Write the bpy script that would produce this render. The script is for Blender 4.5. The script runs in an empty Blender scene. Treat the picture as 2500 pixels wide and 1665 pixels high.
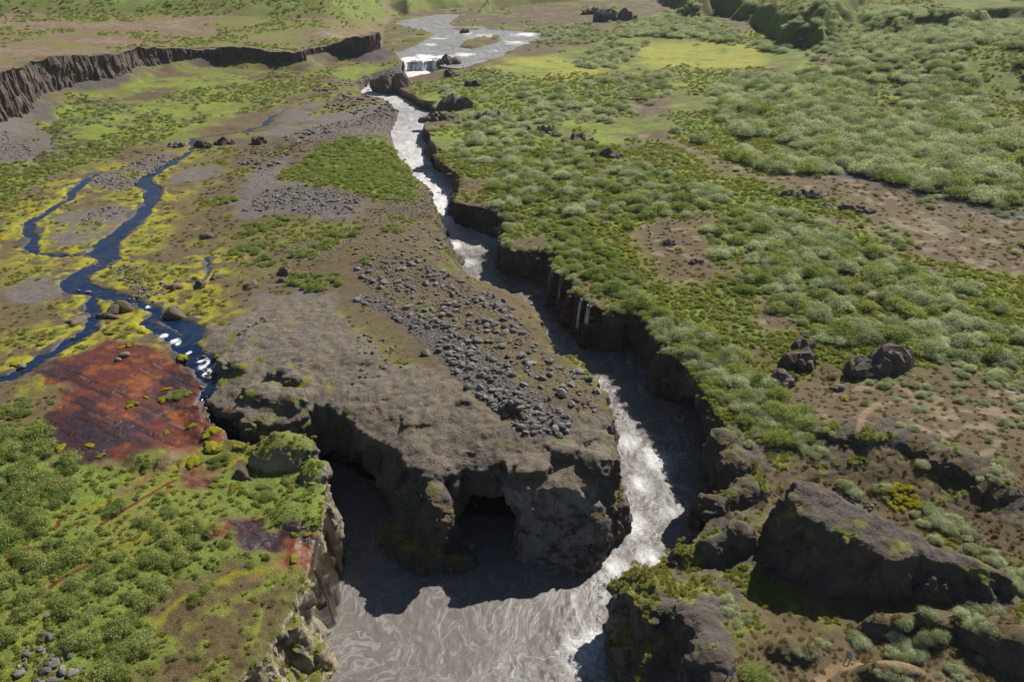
import bpy, bmesh, math, random
import numpy as np
from mathutils import Vector

# ------------------------------------------------------------------ camera, sky, sun, exposure
SC = bpy.context.scene
C = SC.collection
CAM_Z, PITCH, LENS = 70.0, math.radians(27.0), 28.0
cam_d = bpy.data.cameras.new('camera'); cam = bpy.data.objects.new('camera', cam_d); C.objects.link(cam)
cam_d.sensor_width = 36.0; cam_d.lens = LENS; cam_d.clip_start = 0.5; cam_d.clip_end = 8000
cam.location = (0, 0, CAM_Z); cam.rotation_euler = (math.pi/2 - PITCH, 0, 0)
SC.camera = cam
SUN_AZ, SUN_EL = math.radians(39.0), math.radians(44.0)      # azimuth clockwise from +Y
wd = bpy.data.worlds.new('World'); SC.world = wd; wd.use_nodes = True
nt = wd.node_tree; nt.nodes.clear()
sky = nt.nodes.new('ShaderNodeTexSky'); sky.sky_type = 'NISHITA'; sky.sun_disc = False
sky.sun_elevation = SUN_EL; sky.sun_rotation = SUN_AZ; sky.altitude = 300; sky.air_density = 1.0; sky.dust_density = 0.4
bgn = nt.nodes.new('ShaderNodeBackground'); bgn.inputs[1].default_value = 0.05
wo = nt.nodes.new('ShaderNodeOutputWorld')
nt.links.new(sky.outputs[0], bgn.inputs[0]); nt.links.new(bgn.outputs[0], wo.inputs[0])
sl = bpy.data.lights.new('sun', 'SUN'); sl.energy = 5.0; sl.angle = math.radians(0.53); sl.color = (1.0, 0.965, 0.91)
sun = bpy.data.objects.new('sun', sl); C.objects.link(sun)
SD = Vector((math.sin(SUN_AZ)*math.cos(SUN_EL), math.cos(SUN_AZ)*math.cos(SUN_EL), math.sin(SUN_EL)))
sun.rotation_euler = SD.to_track_quat('Z', 'Y').to_euler(); sun.location = SD*300
SC.view_settings.view_transform = 'Standard'; SC.view_settings.look = 'None'
SC.view_settings.exposure = 0.48; SC.view_settings.gamma = 1.0
SC.render.engine = 'CYCLES'
try:
    SC.cycles.max_bounces = 5; SC.cycles.diffuse_bounces = 3; SC.cycles.glossy_bounces = 2
    SC.cycles.transmission_bounces = 3; SC.cycles.volume_bounces = 0; SC.cycles.transparent_max_bounces = 8
except Exception: pass

# ------------------------------------------------------------------ small maths
rng = np.random.default_rng(7); random.seed(7)
NT = np.random.default_rng(3).random((64, 64, 64)).astype(np.float32)
def noise3(x, y, z, s=0):
    x = np.asarray(x, np.float32)+s*17.31; y = np.asarray(y, np.float32)+s*9.17; z = np.asarray(z, np.float32)+s*5.73
    x, y, z = np.broadcast_arrays(x, y, z)
    xi = np.floor(x).astype(np.int32); yi = np.floor(y).astype(np.int32); zi = np.floor(z).astype(np.int32)
    fx = x-xi; fy = y-yi; fz = z-zi
    fx = fx*fx*(3-2*fx); fy = fy*fy*(3-2*fy); fz = fz*fz*(3-2*fz)
    x0 = xi & 63; x1 = (xi+1) & 63; y0 = yi & 63; y1 = (yi+1) & 63; z0 = zi & 63; z1 = (zi+1) & 63
    a = NT[x0, y0, z0]*(1-fx)+NT[x1, y0, z0]*fx; b = NT[x0, y1, z0]*(1-fx)+NT[x1, y1, z0]*fx
    c = NT[x0, y0, z1]*(1-fx)+NT[x1, y0, z1]*fx; d = NT[x0, y1, z1]*(1-fx)+NT[x1, y1, z1]*fx
    return ((a*(1-fy)+b*fy)*(1-fz)+(c*(1-fy)+d*fy)*fz)*2-1
def fbm(x, y, z=0.0, o=4, s=0, g=0.5):
    t = 0; a = 1; n = 0; f = 1.0
    for k in range(o):
        t = t+a*noise3(np.asarray(x)*f, np.asarray(y)*f, np.asarray(z)*f, s+k*3); n += a; a *= g; f *= 2.03
    return t/n
def sm(a, b, x):
    t = np.clip((x-a)/(b-a), 0, 1); return t*t*(3-2*t)
def S(r, g, b):
    f = lambda c: (c/255/12.92) if c/255 <= .04045 else ((c/255+.055)/1.055)**2.4
    return np.array([f(r), f(g), f(b)], np.float32)
F = 2500*LENS/36.0; sP, cP = math.sin(PITCH), math.cos(PITCH)
def ray(px, py):
    a = (px-1250)/F; b = (832.5-py)/F
    return np.array([a, cP+b*sP, -sP+b*cP])
def at_z(px, py, z):
    d = ray(px, py); t = (z-CAM_Z)/d[2]; return np.array([d[0]*t, d[1]*t, z])
def depth_of(x, y, z=0.0): return y*cP+(CAM_Z-z)*sP
def seg_dist(X, Y, pts, attr=None):
    """distance to a polyline; attr (one value per point) interpolated at the nearest spot"""
    best = np.full(X.shape, 1e9, np.float32); av = np.zeros(X.shape, np.float32)
    for i in range(len(pts)-1):
        ax, ay = pts[i][:2]; bx, by = pts[i+1][:2]; dx, dy = bx-ax, by-ay; L = dx*dx+dy*dy+1e-9
        t = np.clip(((X-ax)*dx+(Y-ay)*dy)/L, 0, 1)
        d = np.hypot(X-ax-t*dx, Y-ay-t*dy)
        m = d < best; best = np.where(m, d, best)
        if attr is not None: av = np.where(m, attr[i]*(1-t)+attr[i+1]*t, av)
    return (best, av) if attr is not None else best
def poly_sd(X, Y, pts, far=60.0):
    """signed distance, negative inside; points far outside the box are just given FAR"""
    P_ = np.asarray([p[:2] for p in pts], float)
    out = np.full(X.shape, far, np.float32)
    m = (X > P_[:, 0].min()-far) & (X < P_[:, 0].max()+far) & (Y > P_[:, 1].min()-far) & (Y < P_[:, 1].max()+far)
    if not m.any(): return out
    x = X[m].astype(np.float32); y = Y[m].astype(np.float32)
    best = np.full(x.shape, 1e9, np.float32); ins = np.zeros(x.shape, bool); n = len(P_)
    for i in range(n):
        ax, ay = P_[i]; bx, by = P_[(i+1) % n]; dx, dy = bx-ax, by-ay; L = dx*dx+dy*dy+1e-9
        t = np.clip(((x-ax)*dx+(y-ay)*dy)/L, 0, 1)
        best = np.minimum(best, (x-ax-t*dx)**2+(y-ay-t*dy)**2)
        c = ((ay > y) != (by > y)) & (x < (bx-ax)*(y-ay)/(by-ay+1e-12)+ax)
        ins ^= c
    d = np.sqrt(best); out[m] = np.where(ins, -d, d)
    return out

# ------------------------------------------------------------------ lie of the land (surveyed spots: image ray and height)
CP = """1100 1000 0|1224 1126 -2|1175 1155 -4|900 900 0|1300 800 .6|700 770 -.6|600 850 -1|1400 920 .3|1450 1060 -1|1404 1172 -4.4|1300 1185 -4.4|1340 1110 -1.6
1505 1100 -2.6|1460 985 .2|1000 1110 -2.4|1090 1150 -4|950 1085 -3|860 1010 -1.4|600 975 -2|700 985 -2|560 800 -1.2|1000 600 1|800 620 0|900 450 1.4|700 500 .4|850 330 .6|970 500 .6|1090 700 .8|900 700 .3
300 560 -2|100 650 -2.2|60 830 -2.5|230 790 -2.6|420 800 -3|470 900 -4|500 985 -6|300 930 -3.6|300 1030 -5|100 1050 -4.5|450 1080 -7|550 1120 -8|640 1120 -7.5|770 1120 -7.5|740 1210 -8.2
750 1300 -9.3|740 1400 -10|560 1300 -8.4|300 1250 -6.8|50 1300 -6|300 1500 -8.2|600 1500 -9.8|640 1600 -10.5|100 1640 -8.5|420 1660 -9.5|500 690 -1.5|600 640 -1.2|540 730 -2
200 400 -2|450 300 -1.5|150 300 0|620 400 -1|50 480 -1.6|400 460 -2|480 560 -1.6|700 220 -1.5|400 230 -.5|850 190 -2|600 180 0
1640 867 -5.2|1757 1005 -6|1830 1100 -6.4|1770 1180 -8|1740 1250 -9.5|1690 1330 -11.5|1610 1395 -12.5|1545 1425 -12|1665 1495 -8.6|1728 1572 -8|1735 1690 -8.6|1590 1470 -10.5
1900 1400 -9.4|1850 1290 -8.5|2000 1000 -4|2300 1000 -3|2470 1150 -3|2150 1130 -4|2330 1235 -7.4|2480 1330 -8|2150 1180 -6.4|2000 1500 -9.6|2300 1530 -9.4|1830 1500 -9.4|1850 1610 -9.4|2150 1620 -9.8|2400 1640 -8.6
1900 860 -3.4|2200 800 -2|1700 720 -2.5|1560 700 -3.6|1450 730 -4.6|1390 690 -4.4|1500 600 -1.5|1330 595 -3.4|1240 590 -3.6|1250 470 -1.4|1180 490 -2.6|1120 430 -2.6|1060 350 -2.4|1040 300 -2.4|1500 400 0|2400 600 0|2200 500 0
1820 960 -5.6|1990 930 -6|2000 450 1.5|2400 450 2|2000 300 3|2450 250 7|1700 300 1|1100 230 -3|1200 160 -.3|1300 120 0|1000 200 -4|920 205 -3.4|960 290 -3|900 260 -2|1700 140 1|1900 160 4|1000 110 0|1150 30 0|900 100 .5|1400 60 0|1800 60 10|2200 120 16|2500 120 22"""
cps = []
for row in CP.replace('\n', '|').split('|'):
    a, b, c = map(float, row.split()); c = c if c > -2 else -2+(c+2)*.62; cps.append(at_z(a, b, c))
cps = np.array(cps)
extra = np.array([[-900, 1500, 5], [0, 1600, 0], [900, 1500, 30], [-700, 200, 10], [600, 100, 20], [-80, 0, -8], [60, 0, -8], [0, 20, -12], [1500, 2500, 30], [-1500, 2500, 20], [0, 3500, 0]], float)
cps = np.vstack([cps, extra])
cps_scale = np.maximum(6.0, 0.06*np.hypot(cps[:, 0], cps[:, 1]))
def _phi(dx, dy, sc): return np.sqrt(dx*dx+dy*dy+sc*sc)
_A = _phi(cps[:, None, 0]-cps[None, :, 0], cps[:, None, 1]-cps[None, :, 1], cps_scale[None, :])
_W = np.linalg.lstsq(np.block([[_A, np.ones((len(cps), 1))], [np.ones((1, len(cps))), np.zeros((1, 1))]]), np.append(cps[:, 2], 0), rcond=None)[0]
def P0(X, Y):
    X = np.asarray(X, np.float32); Y = np.asarray(Y, np.float32); o = np.full(X.shape, _W[-1], np.float32)
    for k in range(len(cps)): o = o+np.float32(_W[k])*_phi(X-np.float32(cps[k, 0]), Y-np.float32(cps[k, 1]), np.float32(cps_scale[k]))
    return o
def GV(px, py):
    """where the rays of surveyed spots meet the land"""
    px = np.asarray(px, float); py = np.asarray(py, float); a = (px-1250)/F; b = (832.5-py)/F; dy = cP+b*sP; dz = -sP+b*cP; z = np.full(px.shape, -4.0)
    for _ in range(12):
        t = (z-CAM_Z)/dz; z = .4*z+.6*P0(a*t, dy*t).astype(float)
    t = (z-CAM_Z)/dz; return np.stack([a*t, dy*t, z], -1)
def G(px, py, add=0.0): return GV([px], [py])[0]
def GP(txt, add=0.0):
    v = np.array([float(a) for a in txt.replace(',', ' ').split()]); return list(GV(v[0::2], v[1::2]))

# river level along the valley
POOL = -16.5
_wr = [(1500, POOL), (1385, POOL), (1290, -16.2), (1100, -15.2), (1000, -14.4), (840, -12.8), (650, -11.2), (555, -10.5), (520, -8.8), (470, -8.0), (400, -7.5), (300, -7.0), (215, -6.4), (172, -6.2)]
_wy = np.array([at_z(1250, r, z)[1] for r, z in _wr]); _wz = np.array([z for r, z in _wr])
def WZ(Y): return np.interp(Y, _wy, _wz).astype(np.float32)
def at_w(px, py):
    z = -18.0
    for _ in range(30):
        p = at_z(px, py, z); z = 0.5*z+0.5*float(np.interp(p[1], _wy, _wz))
    return at_z(px, py, z)
def WP(txt):
    o = []
    for tok in txt.split():
        v = tok.split(',')
        if v[0] == 'v': o.append(G(float(v[1]), float(v[2]))+np.array([float(v[3]), float(v[4]), 0]))
        else: o.append(at_w(float(v[0]), float(v[1])))
    return o
# rim and foot of the gorge walls
RIM = GP("""500,968 528,1000 600,1030 680,1040 745,1012 768,985 800,988 865,1040 926,1076 945,1088 1002,1145 1060,1158 1102,1157 1125,1149 1175,1161 1226,1126 1244,1172 1274,1199 1340,1192 1404,1187 1450,1191 1490,1160 1512,1120 1507,1085 1490,1040
1482,963 1447,921 1416,883 1347,862 1349,841 1328,806 1313,768 1286,730 1232,703 1167,680 1110,650 1085,600 1075,560 1052,497 1045,455 1000,430 985,405 965,390 955,360 945,325 955,295 970,272 940,245 880,226 866,214 900,196 960,182 985,165 992,150 1062,146 1085,164 1060,178 1000,186 945,196 915,206
919,218 976,224 1030,255 1075,266 1036,298 1030,322 1055,350 1055,375 1085,405 1120,430 1117,470 1104,490 1180,508 1232,512 1238,545 1222,575 1225,600 1259,611 1336,611 1362,612 1347,657 1397,687 1397,714 1447,745 1508,764 1569,772 1588,814 1619,844
1642,867 1707,932 1734,978 1757,1009 1768,1035 1765,1060 1790,1100 1790,1160 1775,1215 1735,1262 1715,1295 1684,1350 1672,1372 1620,1392 1560,1412 1512,1440 1560,1470 1665,1505 1725,1572 1738,1690 1740,1800
540,1800 589,1654 628,1616 658,1562 689,1520 716,1467 742,1432 758,1386 769,1340 777,1295 785,1240 788,1195 788,1130 762,1098 708,1078 650,1078 612,1085 585,1075 555,1068 520,1035 492,990""")
FOOT = WP("""v,510,975,0.5,-1 v,600,1030,0,-1.5 v,700,1035,1,-1 v,760,1000,0,0 792,1160 841,1160 861,1184 930,1200 964,1249 953,1279 945,1333 979,1366 1030,1384 1090,1378 1140,1370 1128,1310 1150,1280 1228,1280 1247,1375 1310,1385 1381,1392 1427,1398 1461,1367 1511,1298 v,1512,1120,.4,-.6 v,1490,1040,.5,0 v,1482,963,.6,0 v,1416,883,.6,0 v,1347,862,.8,0 v,1328,806,.6,0 v,1286,730,.8,0 v,1232,703,1,0 v,1167,680,1.5,0
1135,662 1099,611 1080,565 1068,536 1052,500 1052,462 1012,442 1001,419 978,396 970,364 952,327 966,297 983,274 945,248 884,232 880,222 912,200 965,187 992,172 1003,166 1060,166 1073,172 1050,182 990,192 940,203 917,214
919,228 976,233 1028,266 1062,274 1030,306 1026,333 1049,360 1045,386 1064,413 1108,440 1104,474 1100,505 1118,543 1167,566 1222,590 1218,650 1225,668 1297,687 1330,716 1351,764 1408,821 1428,848 1527,852 1588,913 1569,940 1604,971 1680,990 1732,1046
1722,1075 1724,1150 1728,1240 1722,1285 1690,1340 1677,1371 1596,1402 1534,1424 1506,1452 1503,1524 1496,1601 1500,1662 1510,1800
790,1800 800,1660 804,1639 807,1566 815,1543 807,1486 819,1451 804,1402 826,1356 824,1310 805,1240 792,1195 v,788,1130,1,0 v,708,1078,0,.6 v,612,1085,0,.8 v,540,1050,0.5,.5 v,500,985,.5,0""")
# streams on the meadow: x y radius (image units), all at ground level
def stream(txt):
    v = [float(a) for a in txt.split()]; pts = []; rad = []
    gv = GV(v[0::3], v[1::3])
    for i in range(0, len(v), 3):
        p = gv[i//3]; pts.append(p); rad.append(v[i+2]*depth_of(p[0], p[1], p[2])/F)
    return pts, rad
STREAMS = [stream(t) for t in (
 "700 268 3 666 283 3 643 306 5 597 318 5 536 329 3 467 337 5 471 364 4 440 386 11 402 406 12 356 432 14 341 448 15 378 463 22 367 490 15 341 528 19 298 566 20 249 597 24 245 615 28 268 634 20 230 653 26 186 672 26 184 696 28 230 712 24 291 728 16 330 736 8 360 745 9 383 764 14 356 783 16 383 802 20 413 818 20 440 837 22 467 860 22 497 890 20 507 925 14 508 955 11 492 984 9 500 1005 8 525 1040 8",
 "230 714 12 214 745 9 230 775 13 214 806 20 172 829 22 134 852 20 76 894 18 23 913 14 -40 930 14",
 "249 417 4 207 440 6 180 463 12 168 486 7 145 494 4 103 524 7 73 543 12 69 574 12 75 603 10 90 616 5 134 619 4 199 619 6 240 616 6",
 "400 770 10 440 790 18 470 800 22 480 820 18", "500 630 3 512 650 2 505 675 2 480 690 3 430 688 2",
)]
def stream_sd(X, Y):
    o = np.full(X.shape, 50.0, np.float32)
    for pts, rad in STREAMS:
        d, r = seg_dist(X, Y, pts, rad); o = np.minimum(o, d-r)
    return o
# upper river above the falls
RIVUP = [at_z(a, b, -1.0) for a, b in [(992, 152), (961, 132), (1014, 115), (1068, 84), (968, 59), (985, 50), (1030, 44), (1075, 36), (1125, 36), (1102, 50), (1091, 59), (1106, 66), (1171, 66), (1194, 73), (1328, 82), (1301, 107), (1255, 119), (1221, 142), (1163, 157), (1118, 168), (1085, 163), (1064, 148)]]
ISLET = [at_z(a, b, -.6) for a, b in [(1118, 115), (1135, 100), (1160, 92), (1229, 96), (1215, 104), (1156, 119)]]
BAR = [at_z(a, b, -.8) for a, b in [(1100, 70), (1130, 66), (1175, 70), (1165, 74), (1120, 75)]]
# basalt cliff: top spot, foot spot
CL = [(-160, 245, -160, 352), (0, 193, 0, 297), (57, 172, 57, 283), (80, 153, 88, 240), (172, 134, 172, 211), (306, 130, 300, 183), (364, 115, 345, 163), (421, 119, 421, 153), (505, 117, 505, 143), (574, 115, 574, 146), (635, 122, 640, 149), (735, 126, 737, 148), (752, 121, 752, 134), (804, 111, 804, 126), (842, 96, 842, 127), (892, 88, 885, 128), (930, 80, 930, 120)]
CL_B = []; CL_H = []
for tx, ty, bx, by in CL:
    b = at_z(bx, by, 4.0); d = ray(tx, ty); t = b[1]/d[1]
    CL_B.append(b); CL_H.append(CAM_Z+d[2]*t)
_i = np.linspace(0, len(CL_B)-1, 70); CL_XY = np.stack([np.interp(_i, np.arange(len(CL_B)), [b[k] for b in CL_B]) for k in (0, 1)], 1); CL_Q = np.interp(_i, np.arange(len(CL_B)), CL_H)
PLAT = [b[:2] for b in CL_B]+[CL_B[-1][:2]*.8+at_z(945, 64, 0)[:2]*.2, at_z(945, 64, 0)[:2], at_z(955, 52, 0)[:2], np.array([-100., 1100.]), np.array([-300., 1700.]), np.array([-1500., 1700.]), np.array([-1500., 600.]), np.array([-900., 200.]), np.array([-420., 180.])]
def hills(X, Y):
    """far slopes added on top of the valley floor"""
    n = fbm(X/90, Y/90, 0, 4, 21); h = 0
    foot = [at_z(a, b, z)[:2] for a, b, z in [(-500, 30, 18), (0, 30, 18), (300, 34, 17), (600, 45, 15), (800, 62, 10), (890, 82, 3), (935, 62, 0), (960, 45, 0), (930, 20, 0), (900, -20, 0)]]
    sd = poly_sd(X, Y, foot+[np.array([-300., 2600.]), np.array([-2500., 2600.]), np.array([-2500., 700.])], 40)
    h = np.maximum(0, -sd)*0.33*(1+.35*n); h = np.minimum(h, 95+10*n)
    # far cliffed valley side behind the upper river
    f2 = [at_z(a, b, 0)[:2] for a, b in [(950, 30), (1000, 38), (1060, 24), (1130, 20), (1180, 12)]]
    sd2 = poly_sd(X, Y, f2+[np.array([300., 2600.]), np.array([-300., 2600.])], 40)
    h = np.maximum(h, np.minimum(np.maximum(0, -sd2)*.8*(1+.3*n), 60))
    pl = [at_z(a, b, 1)[:2] for a, b in ((1165, 33), (1215, 22), (1300, 14), (1420, 8), (1500, -20))]
    sd3 = poly_sd(X, Y, pl+[np.array([2500., pl[-1][1]+100]), np.array([2500., 2600.]), np.array([pl[0][0]+60, 2600.])], 40)
    h = np.maximum(h, np.minimum(np.maximum(0, -sd3+2*n)*1.3*(1+.4*n), 40+14*n))
    # the right-hand hill: a lobed brow, steep towards the valley, gentler above
    for pts, sl, kn, up in ((((1690, 48), (1760, 40), (1800, 62), (1860, 84), (1905, 116), (1960, 112), (2010, 128), (2060, 100), (2140, 66), (2240, 52), (2330, 36), (2420, 44), (2560, 30), (2760, 40)), 1.7, 15, .35), (((1700, 30), (1790, 14), (1900, 4), (2100, 4), (2300, -8), (2700, -10)), 1.6, 26, .5), (((2180, 122), (2260, 112), (2330, 118), (2420, 100), (2560, 104)), 1.5, 6, .12)):
        pl = [at_z(a, b, 8)[:2] for a, b in pts]
        wx_ = X+10*n+5*noise3(X/14, Y/14, 0, 67); wy_ = Y+16*noise3(X/34, Y/34, 0, 66)+6*noise3(X/12, Y/12, 0, 68)
        sd3 = -poly_sd(wx_, wy_, pl+[np.array([2600., pl[-1][1]+100]), np.array([2600., 2700.]), np.array([pl[0][0]+120, 2700.])], 40)
        e = np.maximum(0, sd3); k_ = kn*(1+.6*n); h = np.maximum(h, np.where(e*sl < k_, e*sl, k_+(e-k_/sl)*up))
    return np.minimum(h*(1+.22*fbm(X/13, Y/13, 0, 3, 29)), 110)
def cliff_parts(X, Y):
    sd = poly_sd(X, Y, PLAT, 40)
    d = seg_dist(X, Y, CL_B); hw = np.zeros(X.shape, np.float32); hh = np.zeros(X.shape, np.float32)
    for (qx, qy), q in zip(CL_XY, CL_Q): wq = 1/((X-qx)**2+(Y-qy)**2+12)**2*1e4; hh = hh+wq*q; hw = hw+wq
    hh = hh/hw
    w = sm(10, 160, d); top = hh*(1-w)+17*w
    return sd, d, top
def P(X, Y, detail=True):
    """height of the land, gorge not yet cut"""
    z = P0(X, Y)
    far = sm(200, 330, Y)
    if detail:
        z = z+fbm(X/14, Y/14, 0, 3, 5)*(.35+.6*far)+fbm(X/3.5, Y/3.5, 0, 3, 9)*(.16+.12*far)
    if (Y > 230).any():
        sd, d, top = cliff_parts(X, Y)
        scree = np.where(sd > 0, np.maximum(0, 4.6-np.maximum(d-1, 0)*.42*(1+.4*noise3(X/9, Y/9, 0, 4))), 0)*(1-sm(0, 1, (Y-620)/50))
        pw = sm(.5, 2.5, -sd)*sm(0, 45, seg_dist(X, Y, PLAT[len(CL_B):len(CL_B)+6]))
        z = np.where(sd < -.5, z*(1-pw)+(top+.6*fbm(X/20, Y/20, 0, 3, 8)-.5)*pw, np.maximum(z, z+scree))
        if (Y > 360).any(): z = z+hills(X, Y)
        s = poly_sd(X, Y, RIVUP, 30); si = poly_sd(X, Y, ISLET, 30); sb = poly_sd(X, Y, BAR, 30)
        cut = sm(2.5, -1.5, s)*sm(-1.5, 1.5, si)*sm(-1, 1.5, sb)
        z = z*(1-cut)-2.6*cut
        z = np.where(si < 0, np.minimum(.5, -.9-si*.35)+.3*noise3(X/4, Y/4, 0), z); z = np.where(sb < 0, -.75, z)
    s = stream_sd(X+1.5*noise3(X/4, Y/4, 0, 31)+.8*noise3(X/1.2, Y/1.2, 0, 33), Y+1.6*noise3(X/4, Y/4, 0, 32)+.8*noise3(X/1.2, Y/1.2, 0, 34))
    z = z-.75*sm(.9, -.9, s)
    return z

# ------------------------------------------------------------------ object helpers
def link(o, parent=None):
    C.objects.link(o)
    if parent: o.parent = parent
    return o
def tag(o, label=None, cat=None, group=None, kind=None):
    if label: o['label'] = label
    if cat: o['category'] = cat
    if group: o['group'] = group
    if kind: o['kind'] = kind
    return o
def np_mesh(name, V, Q, mat=None, smooth=True, attrs=None, normals=None):
    V = np.asarray(V, np.float32); Q = np.asarray(Q, np.int32); k = Q.shape[1]
    me = bpy.data.meshes.new(name)
    me.vertices.add(len(V)); me.vertices.foreach_set('co', V.ravel())
    me.loops.add(Q.size); me.loops.foreach_set('vertex_index', Q.ravel())
    me.polygons.add(len(Q)); me.polygons.foreach_set('loop_start', np.arange(0, Q.size, k, dtype=np.int32))
    try: me.polygons.foreach_set('loop_total', np.full(len(Q), k, np.int32))
    except Exception: pass
    me.polygons.foreach_set('use_smooth', np.full(len(Q), bool(smooth)))
    me.update(calc_edges=True)
    for nm, arr in (attrs or {}).items():
        arr = np.asarray(arr, np.float32)
        if arr.ndim == 2:
            a = me.attributes.new(nm, 'FLOAT_COLOR', 'POINT'); a.data.foreach_set('color', np.hstack([arr, np.ones((len(arr), 4-arr.shape[1]), np.float32)]).astype(np.float32).ravel())
        else:
            a = me.attributes.new(nm, 'FLOAT', 'POINT'); a.data.foreach_set('value', arr.ravel())
    if mat: me.materials.append(mat)
    if normals is not None:
        try: me.normals_split_custom_set_from_vertices(normals.astype(np.float32))
        except Exception: pass
    return me
def vert_normals(V, Q):
    a = V[Q[:, 2]]-V[Q[:, 0]]; b = V[Q[:, 3]]-V[Q[:, 1]]; n = np.cross(a, b); N = np.zeros_like(V)
    for k in range(4):
        for c in range(3): N[:, c] += np.bincount(Q[:, k], n[:, c], len(V))
    return N/np.maximum(np.linalg.norm(N, axis=1, keepdims=True), 1e-9)
def grid_quads(nu, nv):
    i, j = np.meshgrid(np.arange(nu-1), np.arange(nv-1), indexing='ij'); a = (i*nv+j).ravel()
    return np.stack([a, a+nv, a+nv+1, a+1], 1)

# ------------------------------------------------------------------ materials
def new_mat(name):
    m = bpy.data.materials.new(name); m.use_nodes = True; t = m.node_tree; t.nodes.clear()
    out = t.nodes.new('ShaderNodeOutputMaterial'); return m, t, out
class NB:
    def __init__(s, t): s.t = t
    def n(s, kind, ins=None, **props):
        x = s.t.nodes.new(kind)
        for k, v in props.items(): setattr(x, k, v)
        for k, v in (ins or {}).items():
            if isinstance(v, bpy.types.NodeSocket): s.t.links.new(v, x.inputs[k])
            else: x.inputs[k].default_value = v
        return x
    def math(s, op, a, b=0.0, clamp=False): return s.n('ShaderNodeMath', {0: a, 1: b}, operation=op, use_clamp=clamp).outputs[0]
    def noise(s, co, scale, detail=4.0, rough=.55, dist=0.0):
        return s.n('ShaderNodeTexNoise', {'Vector': co, 'Scale': scale, 'Detail': detail, 'Roughness': rough, 'Distortion': dist}).outputs['Fac']
    def ramp(s, f, a, b, lo=0.0, hi=1.0):
        return s.n('ShaderNodeMapRange', {0: f, 1: a, 2: b, 3: lo, 4: hi}, clamp=True).outputs[0]
    def mix(s, f, a, b, blend='MIX'):
        x = s.n('ShaderNodeMix', data_type='RGBA', blend_type=blend)
        for k, v in ((0, f), (6, a), (7, b)):
            if isinstance(v, bpy.types.NodeSocket): s.t.links.new(v, x.inputs[k])
            else: x.inputs[k].default_value = v
        return x.outputs[2]
def attr(b, nm, o='Fac'): return b.n('ShaderNodeAttribute', attribute_name=nm).outputs[o]
def terrain_material():
    m, t, out = new_mat('land'); b = NB(t)
    co = b.n('ShaderNodeNewGeometry').outputs['Position']
    mp = b.n('ShaderNodeMapping', {0: co}); mp.inputs['Scale'].default_value = (1, 1, .35); cs = mp.outputs[0]
    col = attr(b, 'col', 'Color'); rock = attr(b, 'rock'); veg = attr(b, 'veg'); wet = attr(b, 'wet')
    n1 = b.noise(cs, .55, 5, .62); n2 = b.noise(co, 3.2, 4, .65); n3 = b.noise(co, 11, 2, .7); n4 = b.noise(co, 1.4, 3, .6, .6)
    f = b.math('MULTIPLY', b.ramp(n1, .28, .72, .74, 1.24), b.ramp(n2, .3, .7, .72, 1.28))
    f = b.math('MULTIPLY', f, b.ramp(n3, .3, .7, .65, 1.35))
    c = b.mix(1.0, col, b.n('ShaderNodeCombineColor', {0: f, 1: f, 2: f}).outputs[0], 'MULTIPLY')
    # vegetation: tufts of darker and of yellower green in each other's gaps
    vt = b.math('MULTIPLY', b.ramp(n4, .5, .64), veg)
    c = b.mix(b.math('MULTIPLY', vt, .55), c, b.mix(1.0, c, (.55, .72, .5, 1), 'MULTIPLY'))
    vy = b.math('MULTIPLY', b.ramp(n2, .56, .7), veg)
    c = b.mix(b.math('MULTIPLY', vy, .4), c, b.mix(1.0, c, (1.35, 1.25, .8, 1), 'MULTIPLY'))
    # rock: rusty and pale weathering patches
    rr = b.math('MULTIPLY', b.ramp(b.noise(co, .21, 4, .6), .5, .68), rock)
    c = b.mix(b.math('MULTIPLY', rr, .5), c, b.mix(1.0, c, (1.25, 1.02, .78, 1), 'MULTIPLY'))
    h = b.math('MULTIPLY', b.noise(cs, .5, 6, .55), b.math('MULTIPLY', rock, .75))
    ck = b.ramp(b.math('ABSOLUTE', b.math('SUBTRACT', b.noise(cs, .16, 4, .6), .5)), 0, .012)
    c = b.mix(b.math('MULTIPLY', b.math('SUBTRACT', 1.0, ck), b.math('MULTIPLY', rock, .6)), c, (.02, .018, .015, 1))
    h = b.math('ADD', h, b.math('MULTIPLY', ck, b.math('MULTIPLY', rock, .12)))
    h = b.math('ADD', h, b.math('MULTIPLY', n2, b.math('MULTIPLY', veg, .4)))
    h = b.math('ADD', h, b.math('MULTIPLY', n3, .05))
    bp = b.n('ShaderNodeBump', {'Strength': .8, 'Distance': 1.0, 'Height': h})
    rg = b.ramp(b.math('MULTIPLY', wet, b.ramp(n4, .3, .6, .7, 1.0)), 0, 1, .95, .18)
    p = b.n('ShaderNodeBsdfPrincipled', {'Base Color': c, 'Roughness': rg, 'Normal': bp.outputs[0]})
    p.inputs['Specular IOR Level'].default_value = .35
    t.links.new(p.outputs[0], out.inputs[0]); return m
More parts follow.
